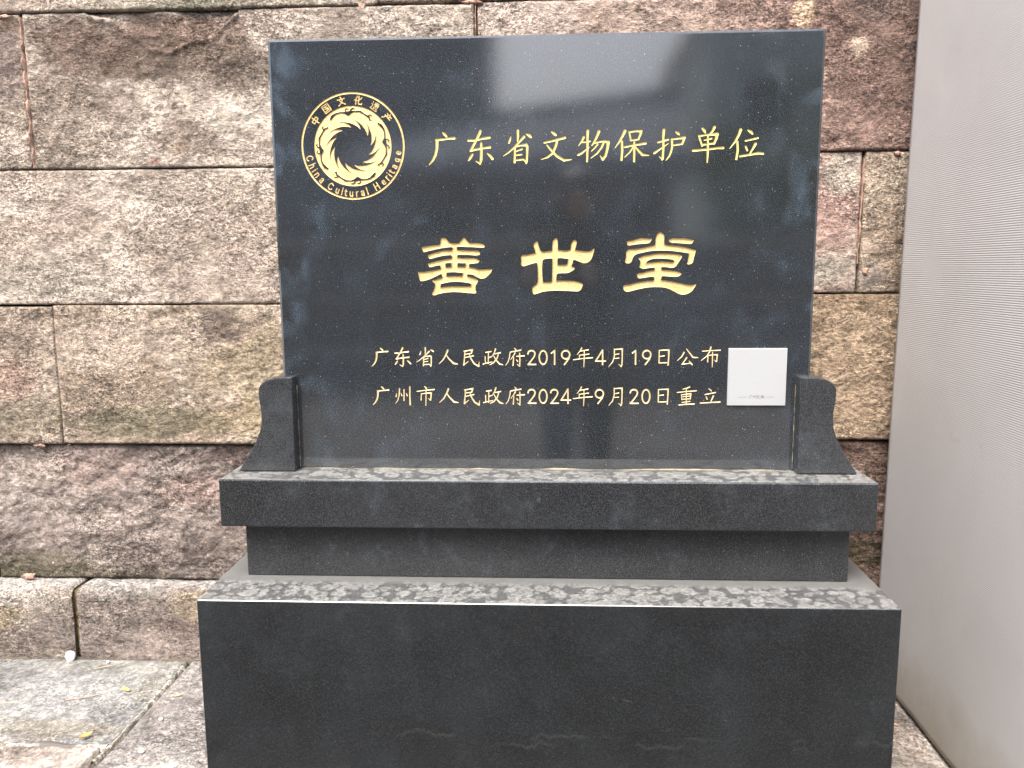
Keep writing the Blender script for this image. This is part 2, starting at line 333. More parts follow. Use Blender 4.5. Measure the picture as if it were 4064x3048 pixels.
def block(name, x0, x1, z0, z1, yf, colA, colB, s, mat, parent, amp=0.012, res=0.0048, gap=0.0009, rnd=0.0048, blobs=(), depth=0.10, label=None, flat=False, chip=0.0035, tilt=0.0, scar=None):
    """one dressed stone with a rugged face, worn arrises and its own tint (flat=True: lies down, face up)"""
    nx = max(6, int((x1-x0)/res)); nz = max(6, int((z1-z0)/res))
    u, v = np.meshgrid(np.linspace(0, 1, nx), np.linspace(0, 1, nz)); u = u.ravel(); v = v.ravel()
    x = x0+gap+(x1-x0-2*gap)*u; z = z0+gap+(z1-z0-2*gap)*v
    jl = (fbm(z*9, z*0+s, s+1, 4)-0.5)*chip; jr = (fbm(z*9, z*0+s+9, s+2, 4)-0.5)*chip
    jb = (fbm(x*8, x*0+s, s+3, 4)-0.5)*chip; jt = (fbm(x*8, x*0+s+4, s+4, 4)-0.5)*chip
    x = x + jl*(1-u) + jr*u; z = z + jb*(1-v) + jt*v
    d = np.minimum(np.minimum((x-x0), (x1-x)), np.minimum((z-z0), (z1-z)))
    r = rnd*(0.6+0.9*fbm(x*14, z*14, s+6, 3))
    k = np.clip(d/r, 0, 1); rec = r*(1-np.sqrt(np.clip(1-(1-k)**2, 0, 1)))*1.1
    # ledges that run roughly with the bedding + lumps + grit
    q = fbm(x*3.2+z*1.6, z*7, s+7, 4); q = np.abs(q*5-np.round(q*5))*0.5
    h = 0.85*amp*(1.5*(fbm(x*5, z*7, s, 5, 0.58)-0.5) + 0.35*q + 0.55*(fbm(x*26, z*34, s+8, 3, 0.6)-0.5) + 0.30*(fbm(x*75, z*90, s+9, 2)-0.5))
    if scar:      # an old flake broken away above this line
        zl = np.interp(x, [p[0] for p in scar], [Z+p[1] for p in scar], left=9, right=9) + 0.012*(fbm(x*24, z*9, s+31, 3)-0.5)
        rec = rec + 0.013*sstep(-0.001, 0.005, z-zl)*sstep(0.0, 0.05, 0.12-(z-zl)) - 0.006*np.exp(-((z-zl+0.004)/0.005)**2)
    rec = rec - h*sstep(0, 1, k*0.6+0.4) + tilt*(z-z0)
    c = tints(x, z, colA, colB, s+20, blobs)
    n = len(x)
    P = np.stack([x, z*0+yf, z], 1) if not flat else None
    if flat: P = np.stack([x, z, yf-rec], 1)
    else: P[:, 1] += rec
    idx = np.arange(n).reshape(nz, nx)
    a = idx[:-1, :-1].ravel(); b = idx[:-1, 1:].ravel(); cc = idx[1:, 1:].ravel(); dd = idx[1:, :-1].ravel()
    F = np.stack([a, b, cc, dd], 1).tolist()
    ring = list(idx[0, :]) + list(idx[1:, -1]) + list(idx[-1, -2::-1]) + list(idx[-2:0:-1, 0])
    bp = P[ring].copy()
    if flat: bp[:, 2] = yf-depth
    else: bp[:, 1] = yf+depth
    P = np.vstack([P, bp]); c = np.vstack([c, c[ring]*0.7])
    L = len(ring)
    for i in range(L):
        j = (i+1) % L
        F.append([int(ring[j]), int(ring[i]), n+i, n+j])
    F.append([n+i for i in range(L)][::-1])
    o = mk(name, P, F, mat, parent, smooth=True, cols=c)
    if label: o['label'] = label
    return o

Z = GZ
# paving slabs: the joints seen left of the monument are at x = -1.0 and y = 0.18
paving = empty('paving'); tag(paving, kind='structure')
GA, GB = (0.27, 0.275, 0.268), (0.22, 0.218, 0.21); PA, PB = (0.225, 0.212, 0.202), (0.185, 0.174, 0.165)
block('paving_slab', -2.05, -1.012, 0.185, 0.595, 0.0, GA, (0.175, 0.178, 0.175), 41, M_PAVE, paving, amp=0.004, flat=True, rnd=0.006, chip=0.012, gap=0.003,
      blobs=[(-1.15, 0.24, 0.2, 0.045, (0.22, 0.19, 0.14), 0.5), (-1.35, 0.26, 0.25, 0.04, (0.24, 0.22, 0.17), 0.45), (-1.2, 0.56, 0.3, 0.05, (0.24, 0.24, 0.22), 0.8), (-1.05, 0.45, 0.05, 0.1, (0.25, 0.24, 0.20), 0.6)])
block('paving_slab', -2.05, -1.03, -0.42, 0.178, 0.0, (0.38, 0.34, 0.30), (0.27, 0.23, 0.20), 43, M_PAVE, paving, amp=0.005, flat=True, rnd=0.006, chip=0.012, gap=0.004)
block('paving_slab', -1.002, 0.12, -0.35, 0.595, 0.0, PA, PB, 45, M_PAVE, paving, amp=0.0028, flat=True, rnd=0.005, chip=0.008, gap=0.003,
      blobs=[(-0.86, 0.05, 0.12, 0.1, (0.48, 0.45, 0.42), 0.6)])
block('paving_slab', 0.126, 1.02, -0.35, 0.595, 0.0, (0.36, 0.325, 0.295), (0.27, 0.24, 0.215), 47, M_PAVE, paving, amp=0.003, flat=True, rnd=0.005, chip=0.008, gap=0.003,
      blobs=[(0.84, 0.32, 0.05, 0.16, (0.22, 0.18, 0.15), 0.5)])
rr = random.Random(3)
yy = -0.36
row = 0
while yy > -7.2:
    y2 = yy - rr.uniform(0.42, 0.55); xx = -4.6 + rr.uniform(0, 0.5)
    while xx < 4.2:
        x2 = xx + rr.uniform(0.8, 1.25)
        if not (row == 0 and x2 < -1.0 and False):
            k = rr.uniform(0.36, 0.5); ya = yy if not (xx < -1.03 and row == 0) else min(yy, -0.43)
            block('paving_slab', xx, x2, y2+0.004, ya, 0.0, tuple(q*k for q in (PA if rr.random() < .5 else GA)), tuple(q*k for q in PB), rr.randrange(900), M_PAVE, paving, amp=0.004, res=0.05, flat=True, rnd=0.006, gap=0.003)
        xx = x2 + 0.003
    yy = y2; row += 1
for x2_, x3_ in ((-3.6, -2.06), (1.03, 2.4)):
    block('paving_slab', x2_, x3_, -0.35, 0.595, 0.0, GA, PB, int(x3_*50)+300, M_PAVE, paving, amp=0.004, res=0.03, flat=True, rnd=0.006)
def joint_strip(name, pts, wdt, mat, parent, z=-0.002, thick=0.012, s=0):
    """ragged line of fill along a joint in the paving"""
    P = []; F = []; n = 60
    for i in range(n):
        t = i/(n-1); k = t*(len(pts)-1); j = min(int(k), len(pts)-2); f = k-j
        x = pts[j][0]*(1-f)+pts[j+1][0]*f; y = pts[j][1]*(1-f)+pts[j+1][1]*f
        dx = pts[j+1][0]-pts[j][0]; dy = pts[j+1][1]-pts[j][1]; L = math.hypot(dx, dy); nx_, ny_ = -dy/L, dx/L
        wa = wdt*(0.35+1.3*float(vn(np.array([i*0.55]), np.array([s*3.1]), s)[0])); wb = wdt*(0.35+1.3*float(vn(np.array([i*0.55]), np.array([s*3.1+7]), s)[0]))
        for sgn, ww, dz in ((1, wa, -thick), (1, wa*0.6, 0), (-1, wb*0.6, 0), (-1, wb, -thick)):
            P.append((x+nx_*sgn*ww, y+ny_*sgn*ww, z+dz+(0.002*rr.random() if dz == 0 else 0)))
        if i:
            b = (i-1)*4
            for q in range(3): F.append((b+q, b+q+1, b+q+5, b+q+4))
    return mk(name, P, F, mat, parent, smooth=True)
joint_strip('joint_fill', [(-2.0, 0.181), (-1.02, 0.181)], 0.010, M_GRIT, paving, z=0.0008, s=2)
joint_strip('joint_fill', [(-1.016, 0.56), (-1.012, 0.2), (-1.02, 0.12)], 0.0065, M_GRIT, paving, z=-0.001, s=4)
joint_strip('joint_fill', [(-2.0, 0.598), (-0.9, 0.598)], 0.006, M_JOINT, paving, z=0.002, s=5)

# ------------------------------------------------------------------ the stone wall
wall = empty('stone_wall', (0, 0.66, 0)); tag(wall, 'old wall of large rough weathered stone blocks behind the black monument', 'wall')
Z = GZ
BE1, BE2 = (0.46, 0.385, 0.315), (0.30, 0.245, 0.195)
DK = (0.115, 0.082, 0.062)
S = 'stone_block'
# plinth course (kerb) with worn top edge
KY = 0.600
def kerb(x0, x1, cA, cB, s, blobs=()):
    res = 0.006; nx = max(8, int((x1-x0)/res)); prof = []
    # profile in (y, z): top from the wall, worn arris, front face
    for t in np.linspace(0, 1, 9): prof.append((0.70-0.075*t, 0.2085-0.001*t))
    for a in np.linspace(0, math.pi/2, 9)[1:]: prof.append((0.625-0.028*math.sin(a), 0.1795+0.028*math.cos(a)))
    for t in np.linspace(0, 1, 30)[1:]: prof.append((KY-0.003-0.002*t, 0.1795-0.1795*t-0.004*t))
    pr = np.array(prof); npf = len(pr); d = np.gradient(pr, axis=0); nrm = np.stack([-np.abs(d[:, 1]), np.abs(d[:, 0])], 1); nrm /= np.linalg.norm(nrm, axis=1)[:, None]
    xs = np.linspace(x0+0.002, x1-0.002, nx); X, I = np.meshgrid(xs, np.arange(npf)); X = X.ravel(); I = I.ravel()
    sv = np.cumsum(np.r_[0, np.linalg.norm(np.diff(pr, axis=0), axis=1)])[I]
    h = 0.011*(fbm(X*7, sv*12, s, 5, .55)-0.5) + 0.003*(fbm(X*50, sv*50, s+3, 3)-0.5)
    e = np.minimum(X-x0, x1-X); k = np.clip(e/0.016, 0, 1); h = h-0.013*(1-np.sqrt(1-(1-k)**2))
    Yv = pr[I, 0]+nrm[I, 0]*h; Zv = pr[I, 1]+nrm[I, 1]*h
    P = np.stack([X, Yv, Zv], 1); idx = np.arange(len(X)).reshape(npf, nx)
    F = np.stack([idx[:-1, :-1].ravel(), idx[1:, :-1].ravel(), idx[1:, 1:].ravel(), idx[:-1, 1:].ravel()], 1).tolist()
    c = tints(X, sv, cA, cB, s+9, blobs)
    top = 1-sstep(0.06, 0.11, sv+0.03*(fbm(X*12, sv*9, s+2, 3)-0.5)); c = mixc(c, np.array([[0.36, 0.345, 0.32]])*np.ones((len(X), 1)), top*0.75)
    # ends closed
    b = len(P); ext = []
    for side, col in ((0, 0), (nx-1, 1)):
        k0 = len(P)+len(ext); ext += [tuple(P[idx[j, side]]) for j in range(npf)] + [(P[idx[0, side]][0], 0.70, -0.02)]
        f = list(range(k0, k0+npf+1)); F.append(f if col else f[::-1])
    c = np.vstack([c, np.tile(np.array([[0.12, 0.10, 0.08]]), (len(ext), 1))])
    return mk('kerb_stone', np.vstack([P, np.array(ext)]), F, M_STONE, wall, smooth=True, cols=c)
kerb(-2.25, -1.342, (0.33, 0.285, 0.235), (0.19, 0.155, 0.13), 61, blobs=[(-1.62, 0.18, 0.13, 0.05, (0.42, 0.33, 0.18), 0.6), (-1.5, 0.12, 0.12, 0.03, (0.42, 0.38, 0.33), 0.7), (-1.42, 0.2, 0.08, 0.05, (0.16, 0.13, 0.12), 0.7)])
kerb(-1.332, -0.12, (0.30, 0.245, 0.215), (0.215, 0.178, 0.155), 63, blobs=[(-1.2, 0.1, 0.15, 0.03, (0.20, 0.19, 0.17), 0.6), (-0.95, 0.13, 0.13, 0.05, (0.36, 0.29, 0.19), 0.7), (-1.0, 0.2, 0.1, 0.03, (0.19, 0.13, 0.115), 0.6)])
kerb(-0.113, 1.15, (0.33, 0.26, 0.22), (0.24, 0.19, 0.16), 65)
kerb(1.155, 2.4, (0.33, 0.26, 0.22), (0.24, 0.19, 0.16), 66)
kerb(-3.6, -2.255, (0.33, 0.26, 0.22), (0.24, 0.19, 0.16), 67)
RD, RD2 = (0.30, 0.25, 0.222), (0.195, 0.16, 0.14)
def B(x0, x1, z0, z1, yf, a, b, s, **k): return block(S, x0, x1, Z+z0, Z+z1, yf, a, b, s, M_STONE, wall, **k)
m = Mat('mossy_joint'); geo = m.n('ShaderNodeNewGeometry').outputs['Position']; n = m.noise(80, 4, 0.7, src=geo)
m.set(Base_Color=m.mix(m.ramp(n, (0.35, 0.0), (0.6, 1.0)), (0.045, 0.04, 0.02), (0.22, 0.15, 0.05)), Roughness=0.95, Normal=m.bump(n, 0.8, 0.004)); M_MOSS = m.m
for xj in (-1.337, -0.1165): box('joint_fill', xj-0.010, xj+0.010, 0.616, 0.69, 0.0, 0.196, M_MOSS, wall, 0.002, 1)
# bottom course
B(-1.60, -0.18, -0.505, -0.103, 0.672, RD, RD2, 71, amp=0.026, rnd=0.009, blobs=[(-1.5, Z-0.47, 0.22, 0.06, (0.09, 0.085, 0.045), 0.6), (-1.35, Z-0.49, 0.3, 0.03, (0.09, 0.08, 0.045), 0.6), (-1.3, Z-0.16, 0.16, 0.08, (0.33, 0.25, 0.22), 0.8), (-1.47, Z-0.2, 0.1, 0.09, (0.40, 0.34, 0.29), 0.6), (-1.52, Z-0.3, 0.08, 0.1, (0.38, 0.33, 0.3), 0.5), (-0.98, Z-0.24, 0.16, 0.05, (0.42, 0.29, 0.25), 0.5), (-0.85, Z-0.14, 0.25, 0.03, (0.13, 0.09, 0.08), 0.7)])
B(-2.6, -1.606, -0.505, -0.103, 0.668, RD, RD2, 72, amp=0.022, blobs=[(-1.65, Z-0.45, 0.1, 0.1, (0.05, 0.052, 0.02), 0.8)])
B(-0.174, 0.62, -0.505, -0.083, 0.672, RD, RD2, 73, amp=0.02)
B(0.626, 1.9, -0.505, -0.083, 0.668, (0.25, 0.165, 0.13), (0.13, 0.085, 0.065), 74, amp=0.024, rnd=0.009, blobs=[(0.9, Z-0.4, 0.1, 0.05, (0.07, 0.065, 0.03), 0.6)])
# third course
B(-2.5, -1.3625, -0.1005, 0.2875, 0.655, (0.42, 0.34, 0.265), (0.30, 0.235, 0.18), 81, blobs=[(-1.5, Z+0.08, 0.08, 0.07, (0.36, 0.235, 0.18), 0.7), (-1.45, Z-0.02, 0.15, 0.07, (0.22, 0.19, 0.13), 0.7)])
B(-1.3595, 0.11, -0.0985, 0.291, 0.653, (0.44, 0.36, 0.28), (0.32, 0.25, 0.185), 82, amp=0.014, blobs=[(-1.1, Z-0.04, 0.3, 0.05, (0.17, 0.155, 0.095), 0.75), (-0.75, Z-0.02, 0.2, 0.1, (0.38, 0.30, 0.17), 0.7), (-0.9, Z+0.24, 0.05, 0.05, (0.12, 0.09, 0.075), 0.75), (-0.85, Z+0.2, 0.03, 0.03, (0.12, 0.09, 0.075), 0.6), (-0.75, Z+0.12, 0.2, 0.12, (0.37, 0.30, 0.19), 0.7), (-1.2, Z+0.2, 0.18, 0.08, (0.42, 0.335, 0.27), 0.6)])
B(0.113, 1.9, -0.080, 0.3115, 0.655, (0.44, 0.325, 0.215), (0.33, 0.235, 0.15), 83, amp=0.013)
# second course
B(-2.7, -0.02, 0.2925, 0.6545, 0.657, (0.50, 0.425, 0.35), (0.40, 0.325, 0.262), 91, amp=0.011, blobs=[(-1.35, Z+0.36, 0.25, 0.06, (0.34, 0.31, 0.25), 0.6), (-0.8, Z+0.36, 0.25, 0.07, (0.36, 0.29, 0.24), 0.6), (-1.3, Z+0.52, 0.12, 0.1, (0.37, 0.285, 0.23), 0.6), (-0.9, Z+0.6, 0.25, 0.04, (0.34, 0.29, 0.23), 0.5)])
B(-0.017, 0.815, 0.3135, 0.6745, 0.657, (0.48, 0.375, 0.31), (0.42, 0.30, 0.25), 92, amp=0.011, blobs=[(0.75, Z+0.52, 0.07, 0.10, (0.42, 0.27, 0.225), 0.8), (0.75, Z+0.38, 0.08, 0.05, (0.40, 0.37, 0.30), 0.8), (0.77, Z+0.62, 0.05, 0.05, (0.47, 0.42, 0.34), 0.8)])
B(0.823, 2.1, 0.3135, 0.6745, 0.655, (0.45, 0.36, 0.27), (0.34, 0.26, 0.19), 93, amp=0.013, blobs=[(0.86, Z+0.36, 0.05, 0.05, (0.22, 0.19, 0.17), 0.7)])
# first (upper) course
B(-2.5, -1.382, 0.6565, 1.053, 0.656, (0.44, 0.37, 0.30), (0.34, 0.28, 0.22), 101, blobs=[(-1.44, Z+0.93, 0.06, 0.10, (0.17, 0.13, 0.115), 0.85), (-1.42, Z+1.03, 0.05, 0.03, (0.16, 0.10, 0.06), 0.7)])
B(-1.374, -0.181, 0.6565, 1.0545, 0.655, (0.45, 0.38, 0.31), (0.30, 0.245, 0.20), 102, amp=0.015, scar=[(-1.201,1.047),(-1.134,1.034),(-1.087,1.002),(-1.033,.963),(-.979,.951),(-.925,.976),(-.864,.989),(-.797,1.047)], blobs=[(-0.811, Z+0.966, 0.013, 0.017, (0.70, 0.52, 0.26), 1.0), (-1.04, Z+0.672, 0.022, 0.012, (0.34, 0.17, 0.15), 0.9), (-0.97, Z+0.712, 0.02, 0.011, (0.55, 0.36, 0.22), 0.9), (-1.155, Z+0.88, 0.011, 0.009, (0.66, 0.60, 0.5), 0.9), (-0.98, Z+0.815, 0.012, 0.01, (0.13, 0.11, 0.09), 0.9), (-1.25, Z+0.95, 0.16, 0.12, (0.17, 0.115, 0.09), 0.9), (-0.95, Z+1.0, 0.2, 0.05, (0.19, 0.12, 0.09), 0.8), (-0.95, Z+0.94, 0.25, 0.07, (0.14, 0.095, 0.072), 0.85), (-0.78, Z+0.9, 0.12, 0.06, (0.15, 0.115, 0.09), 0.8), (-0.78, Z+0.79, 0.16, 0.07, (0.52, 0.46, 0.38), 0.8), (-1.26, Z+0.78, 0.12, 0.13, (0.27, 0.215, 0.165), 0.6), (-0.72, Z+1.0, 0.06, 0.05, (0.48, 0.40, 0.33), 0.7), (-0.95, Z+0.73, 0.1, 0.05, (0.24, 0.18, 0.14), 0.6), (-0.35, Z+1.0, 0.15, 0.1, (0.48, 0.41, 0.34), 0.7)])
B(-0.173, 1.9, 0.6765, 1.0585, 0.655, (0.29, 0.19, 0.155), (0.21, 0.135, 0.11), 103, amp=0.015, blobs=[(-0.02, Z+1.0, 0.42, 0.3, (0.46, 0.375, 0.315), 1.0), (0.3, Z+0.95, 0.25, 0.2, (0.42, 0.31, 0.25), 0.8), (0.655, Z+1.02, 0.035, 0.045, (0.60, 0.42, 0.28), 1.0), (0.79, Z+0.93, 0.03, 0.035, (0.50, 0.38, 0.29), 1.0), (0.85, Z+1.03, 0.1, 0.04, (0.17, 0.125, 0.11), 0.7), (0.93, Z+0.93, 0.03, 0.02, (0.07, 0.06, 0.055), 0.8)])
# top course in view and the courses above the picture
B(-2.4, -0.430, 1.0565, 1.44, 0.652, (0.47, 0.40, 0.325), (0.36, 0.31, 0.24), 111, blobs=[(-1.4, Z+1.1, 0.15, 0.06, (0.30, 0.23, 0.18), 0.6), (-0.95, Z+1.07, 0.2, 0.02, (0.22, 0.22, 0.15), 0.6)])
B(-0.427, 0.9, 1.0605, 1.44, 0.652, (0.42, 0.33, 0.26), (0.32, 0.24, 0.19), 112)
B(0.904, 2.2, 1.0605, 1.44, 0.655, (0.30, 0.2, 0.16), (0.22, 0.15, 0.12), 113, res=0.02)
for k_, (zz, zt) in enumerate(((1.447, 1.80), (1.807, 2.16), (2.167, 2.5))):
    xx = -2.6+0.3*k_
    for j_ in range(4):
        B(xx, xx+1.17, zz, zt, 0.655, BE1, BE2, 120+k_*9+j_, res=0.03); xx += 1.176
for zz, zt in ((-0.505, -0.1), (-0.095, 0.287), (0.293, 0.65), (0.657, 1.05), (1.057, 1.44)):
    B(-3.9, {-0.505: -2.606, -0.095: -2.506, 0.293: -2.706, 0.657: -2.506, 1.057: -2.406}[zz], zz, zt, 0.656, BE1, BE2, int(zz*100)+300, res=0.02)
# joint fill behind the arrises
box('joint_fill', -3.9, 2.1, 0.702, 0.76, 0.0, Z+2.5, M_JOINT, wall)
# pink lime mortar squeezed out of the upright joints
def mortar(x_top, x_bot, z0, z1, wdt, s, y=0.651):
    n = max(30, int((z1-z0)/0.006)); P = []; F = []
    for i in range(n):
        t = i/(n-1); z = Z+z1-(z1-z0)*t; x = x_top*(1-t)+x_bot*t + 0.004*(float(vn(np.array([i*0.13]), np.array([s]), s)[0])-0.5)
        a = float(fbm(np.array([i*0.37]), np.array([s+5.0]), s, 3, .7)[0]); b = float(fbm(np.array([i*0.31]), np.array([s+9.0]), s, 3, .7)[0])
        wa = wdt*(0.12+1.05*a*a); wb = wdt*(0.12+1.05*b*b); yf = y+0.010*(1-float(vn(np.array([i*0.5]), np.array([s+2.0]), s)[0]))
        P += [(x-wa, 0.672, z), (x-wa*0.6, yf+0.002, z), (x, yf-0.001, z), (x+wb*0.6, yf+0.002, z), (x+wb, 0.672, z)]
        if i:
            k = (i-1)*5
            for q in range(4): F.append((k+q, k+5+q, k+6+q, k+q+1))
    return mk('mortar_joint', P, F, M_MORTAR, wall, smooth=True)
mortar(-1.381, -1.376, 0.66, 1.045, 0.0075, 3, 0.646)
mortar(-0.178, -0.176, 0.70, 1.055, 0.005, 8, 0.648)
mortar(0.822, 0.817, 0.39, 0.66, 0.005, 12, 0.650)
def mortar_lump(x, z, rx, rz, s, y=0.655):
    bm = bmesh.new(); bmesh.ops.create_icosphere(bm, subdivisions=3, radius=1)
    off = wall.location
    for v in bm.verts:
        k = 0.72+1.5*(float(fbm(np.array([v.co.x*2.6+s]), np.array([v.co.z*2.6+v.co.y]), s, 4, 0.65)[0])-0.5)
        v.co = Vector((x+v.co.x*rx*k, y+v.co.y*0.006*k, Z+z+v.co.z*rz*k)) - off
    me = bpy.data.meshes.new('mortar_lump'); bm.to_mesh(me); bm.free(); me.materials.append(M_MORTAR)
    me.polygons.foreach_set('use_smooth', [True]*len(me.polygons))
    o = bpy.data.objects.new('mortar_lump', me); COL.objects.link(o); o.parent = wall
mortar_lump(-0.47, 1.053, 0.012, 0.016, 1); mortar_lump(-0.19, 1.058, 0.035, 0.006, 2); mortar_lump(-1.42, 1.048, 0.03, 0.005, 5, 0.656)
mortar_lump(-1.435, -0.103, 0.022, 0.010, 3, 0.66); mortar_lump(-1.50, -0.492, 0.028, 0.012, 4, 0.655)
mortar_lump(0.90, 0.668, 0.012, 0.007, 6, 0.652); mortar_lump(0.835, 0.37, 0.010, 0.012, 7, 0.652)

# ------------------------------------------------------------------ the monument
mon = empty('stone_monument', (0, 0, 0)); tag(mon, 'polished black granite heritage tablet with gold carved lettering on a stepped base', 'monument')
def two_mat(o, top_mat):
    """give the upward faces of a granite part their coat of settled dust"""
    o.data.materials.append(top_mat); o.data.materials.append(M_EDGE)
    for p in o.data.polygons:
        if p.normal.z > 0.97: p.material_index = 1
        elif p.normal.z > 0.2: p.material_index = 2
    return o
plinth = two_mat(box('plinth', -0.6171, 0.6171, -0.1758, 0.30, 0.0, Z-0.1980, M_BASE, mon, 0.0035, 3), M_TOP_PLINTH)
neck = box('neck_course', -0.5675, 0.5675, -0.0565, 0.19, Z-0.1980+0.0005, Z-0.0909, M_HONED, mon, 0.0015, 1)
ledge = two_mat(box('ledge', -0.6013, 0.6013, -0.0886, 0.22, Z-0.0909+0.0003, Z, M_HONED, mon, 0.0028, 2), M_TOP_LEDGE)
# scroll brackets
SCR = [(-473.8,182.5),(-475,1.0),(-584.9,1.0),(-570.8,22.1),(-552.1,51.7),(-541.9,74.5),(-536.9,92.4),(-536.0,115.1),(-538.0,134.4),(-539.3,152),(-537.4,163.5),(-530.6,172.4),(-518.0,178.5),(-503.5,181.4),(-487.4,182.5)]
def catmull(pts, sub, closed=True, corner=60):
    out = []; n = len(pts)
    for i in range(n):
        p0, p1, p2, p3 = pts[i-1], pts[i], pts[(i+1) % n], pts[(i+2) % n]
        def ang(a, b, c):
            v = math.atan2(b[1]-a[1], b[0]-a[0]); w_ = math.atan2(c[1]-b[1], c[0]-b[0]); d_ = abs((w_-v+math.pi) % (2*math.pi)-math.pi); return math.degrees(d_)
        if ang(p0, p1, p2) > corner: p0 = (2*p1[0]-p2[0], 2*p1[1]-p2[1])
        if ang(p1, p2, p3) > corner: p3 = (2*p2[0]-p1[0], 2*p2[1]-p1[1])
        for k in range(sub):
            t = k/sub; out.append(tuple(0.5*((2*p1[a])+(-p0[a]+p2[a])*t+(2*p0[a]-5*p1[a]+4*p2[a]-p3[a])*t*t+(-p0[a]+3*p1[a]-3*p2[a]+p3[a])*t**3) for a in (0, 1)))
    return out
def scroll(sgn):
    pts = catmull(SCR, 5, corner=45); bm = bmesh.new()
    vs = [bm.verts.new((sgn*x/1000, -0.030, Z+0.0006+z/1000)) for x, z in pts]
    f = bm.faces.new(vs); bm.normal_update()
    if f.normal.y > 0: f.normal_flip()
    r = bmesh.ops.extrude_face_region(bm, geom=[f]); mv = [e for e in r['geom'] if isinstance(e, bmesh.types.BMVert)]
    for v in mv: v.co.y = 0.094
    bmesh.ops.recalc_face_normals(bm, faces=bm.faces[:])
    es = [e for e in bm.edges if len(e.link_faces) == 2 and e.calc_face_angle(0) > 0.6]
    bmesh.ops.bevel(bm, geom=es, offset=0.0022, segments=2, affect='EDGES', profile=0.6)
    me = bpy.data.meshes.new('scroll_bracket'); bm.to_mesh(me); bm.free(); me.materials.append(M_BRACKET)
    for p in me.polygons: p.use_smooth = abs(p.normal.y) < 0.3
    o = bpy.data.objects.new('scroll_bracket', me); COL.objects.link(o); o.parent = mon
scroll(1); scroll(-1)

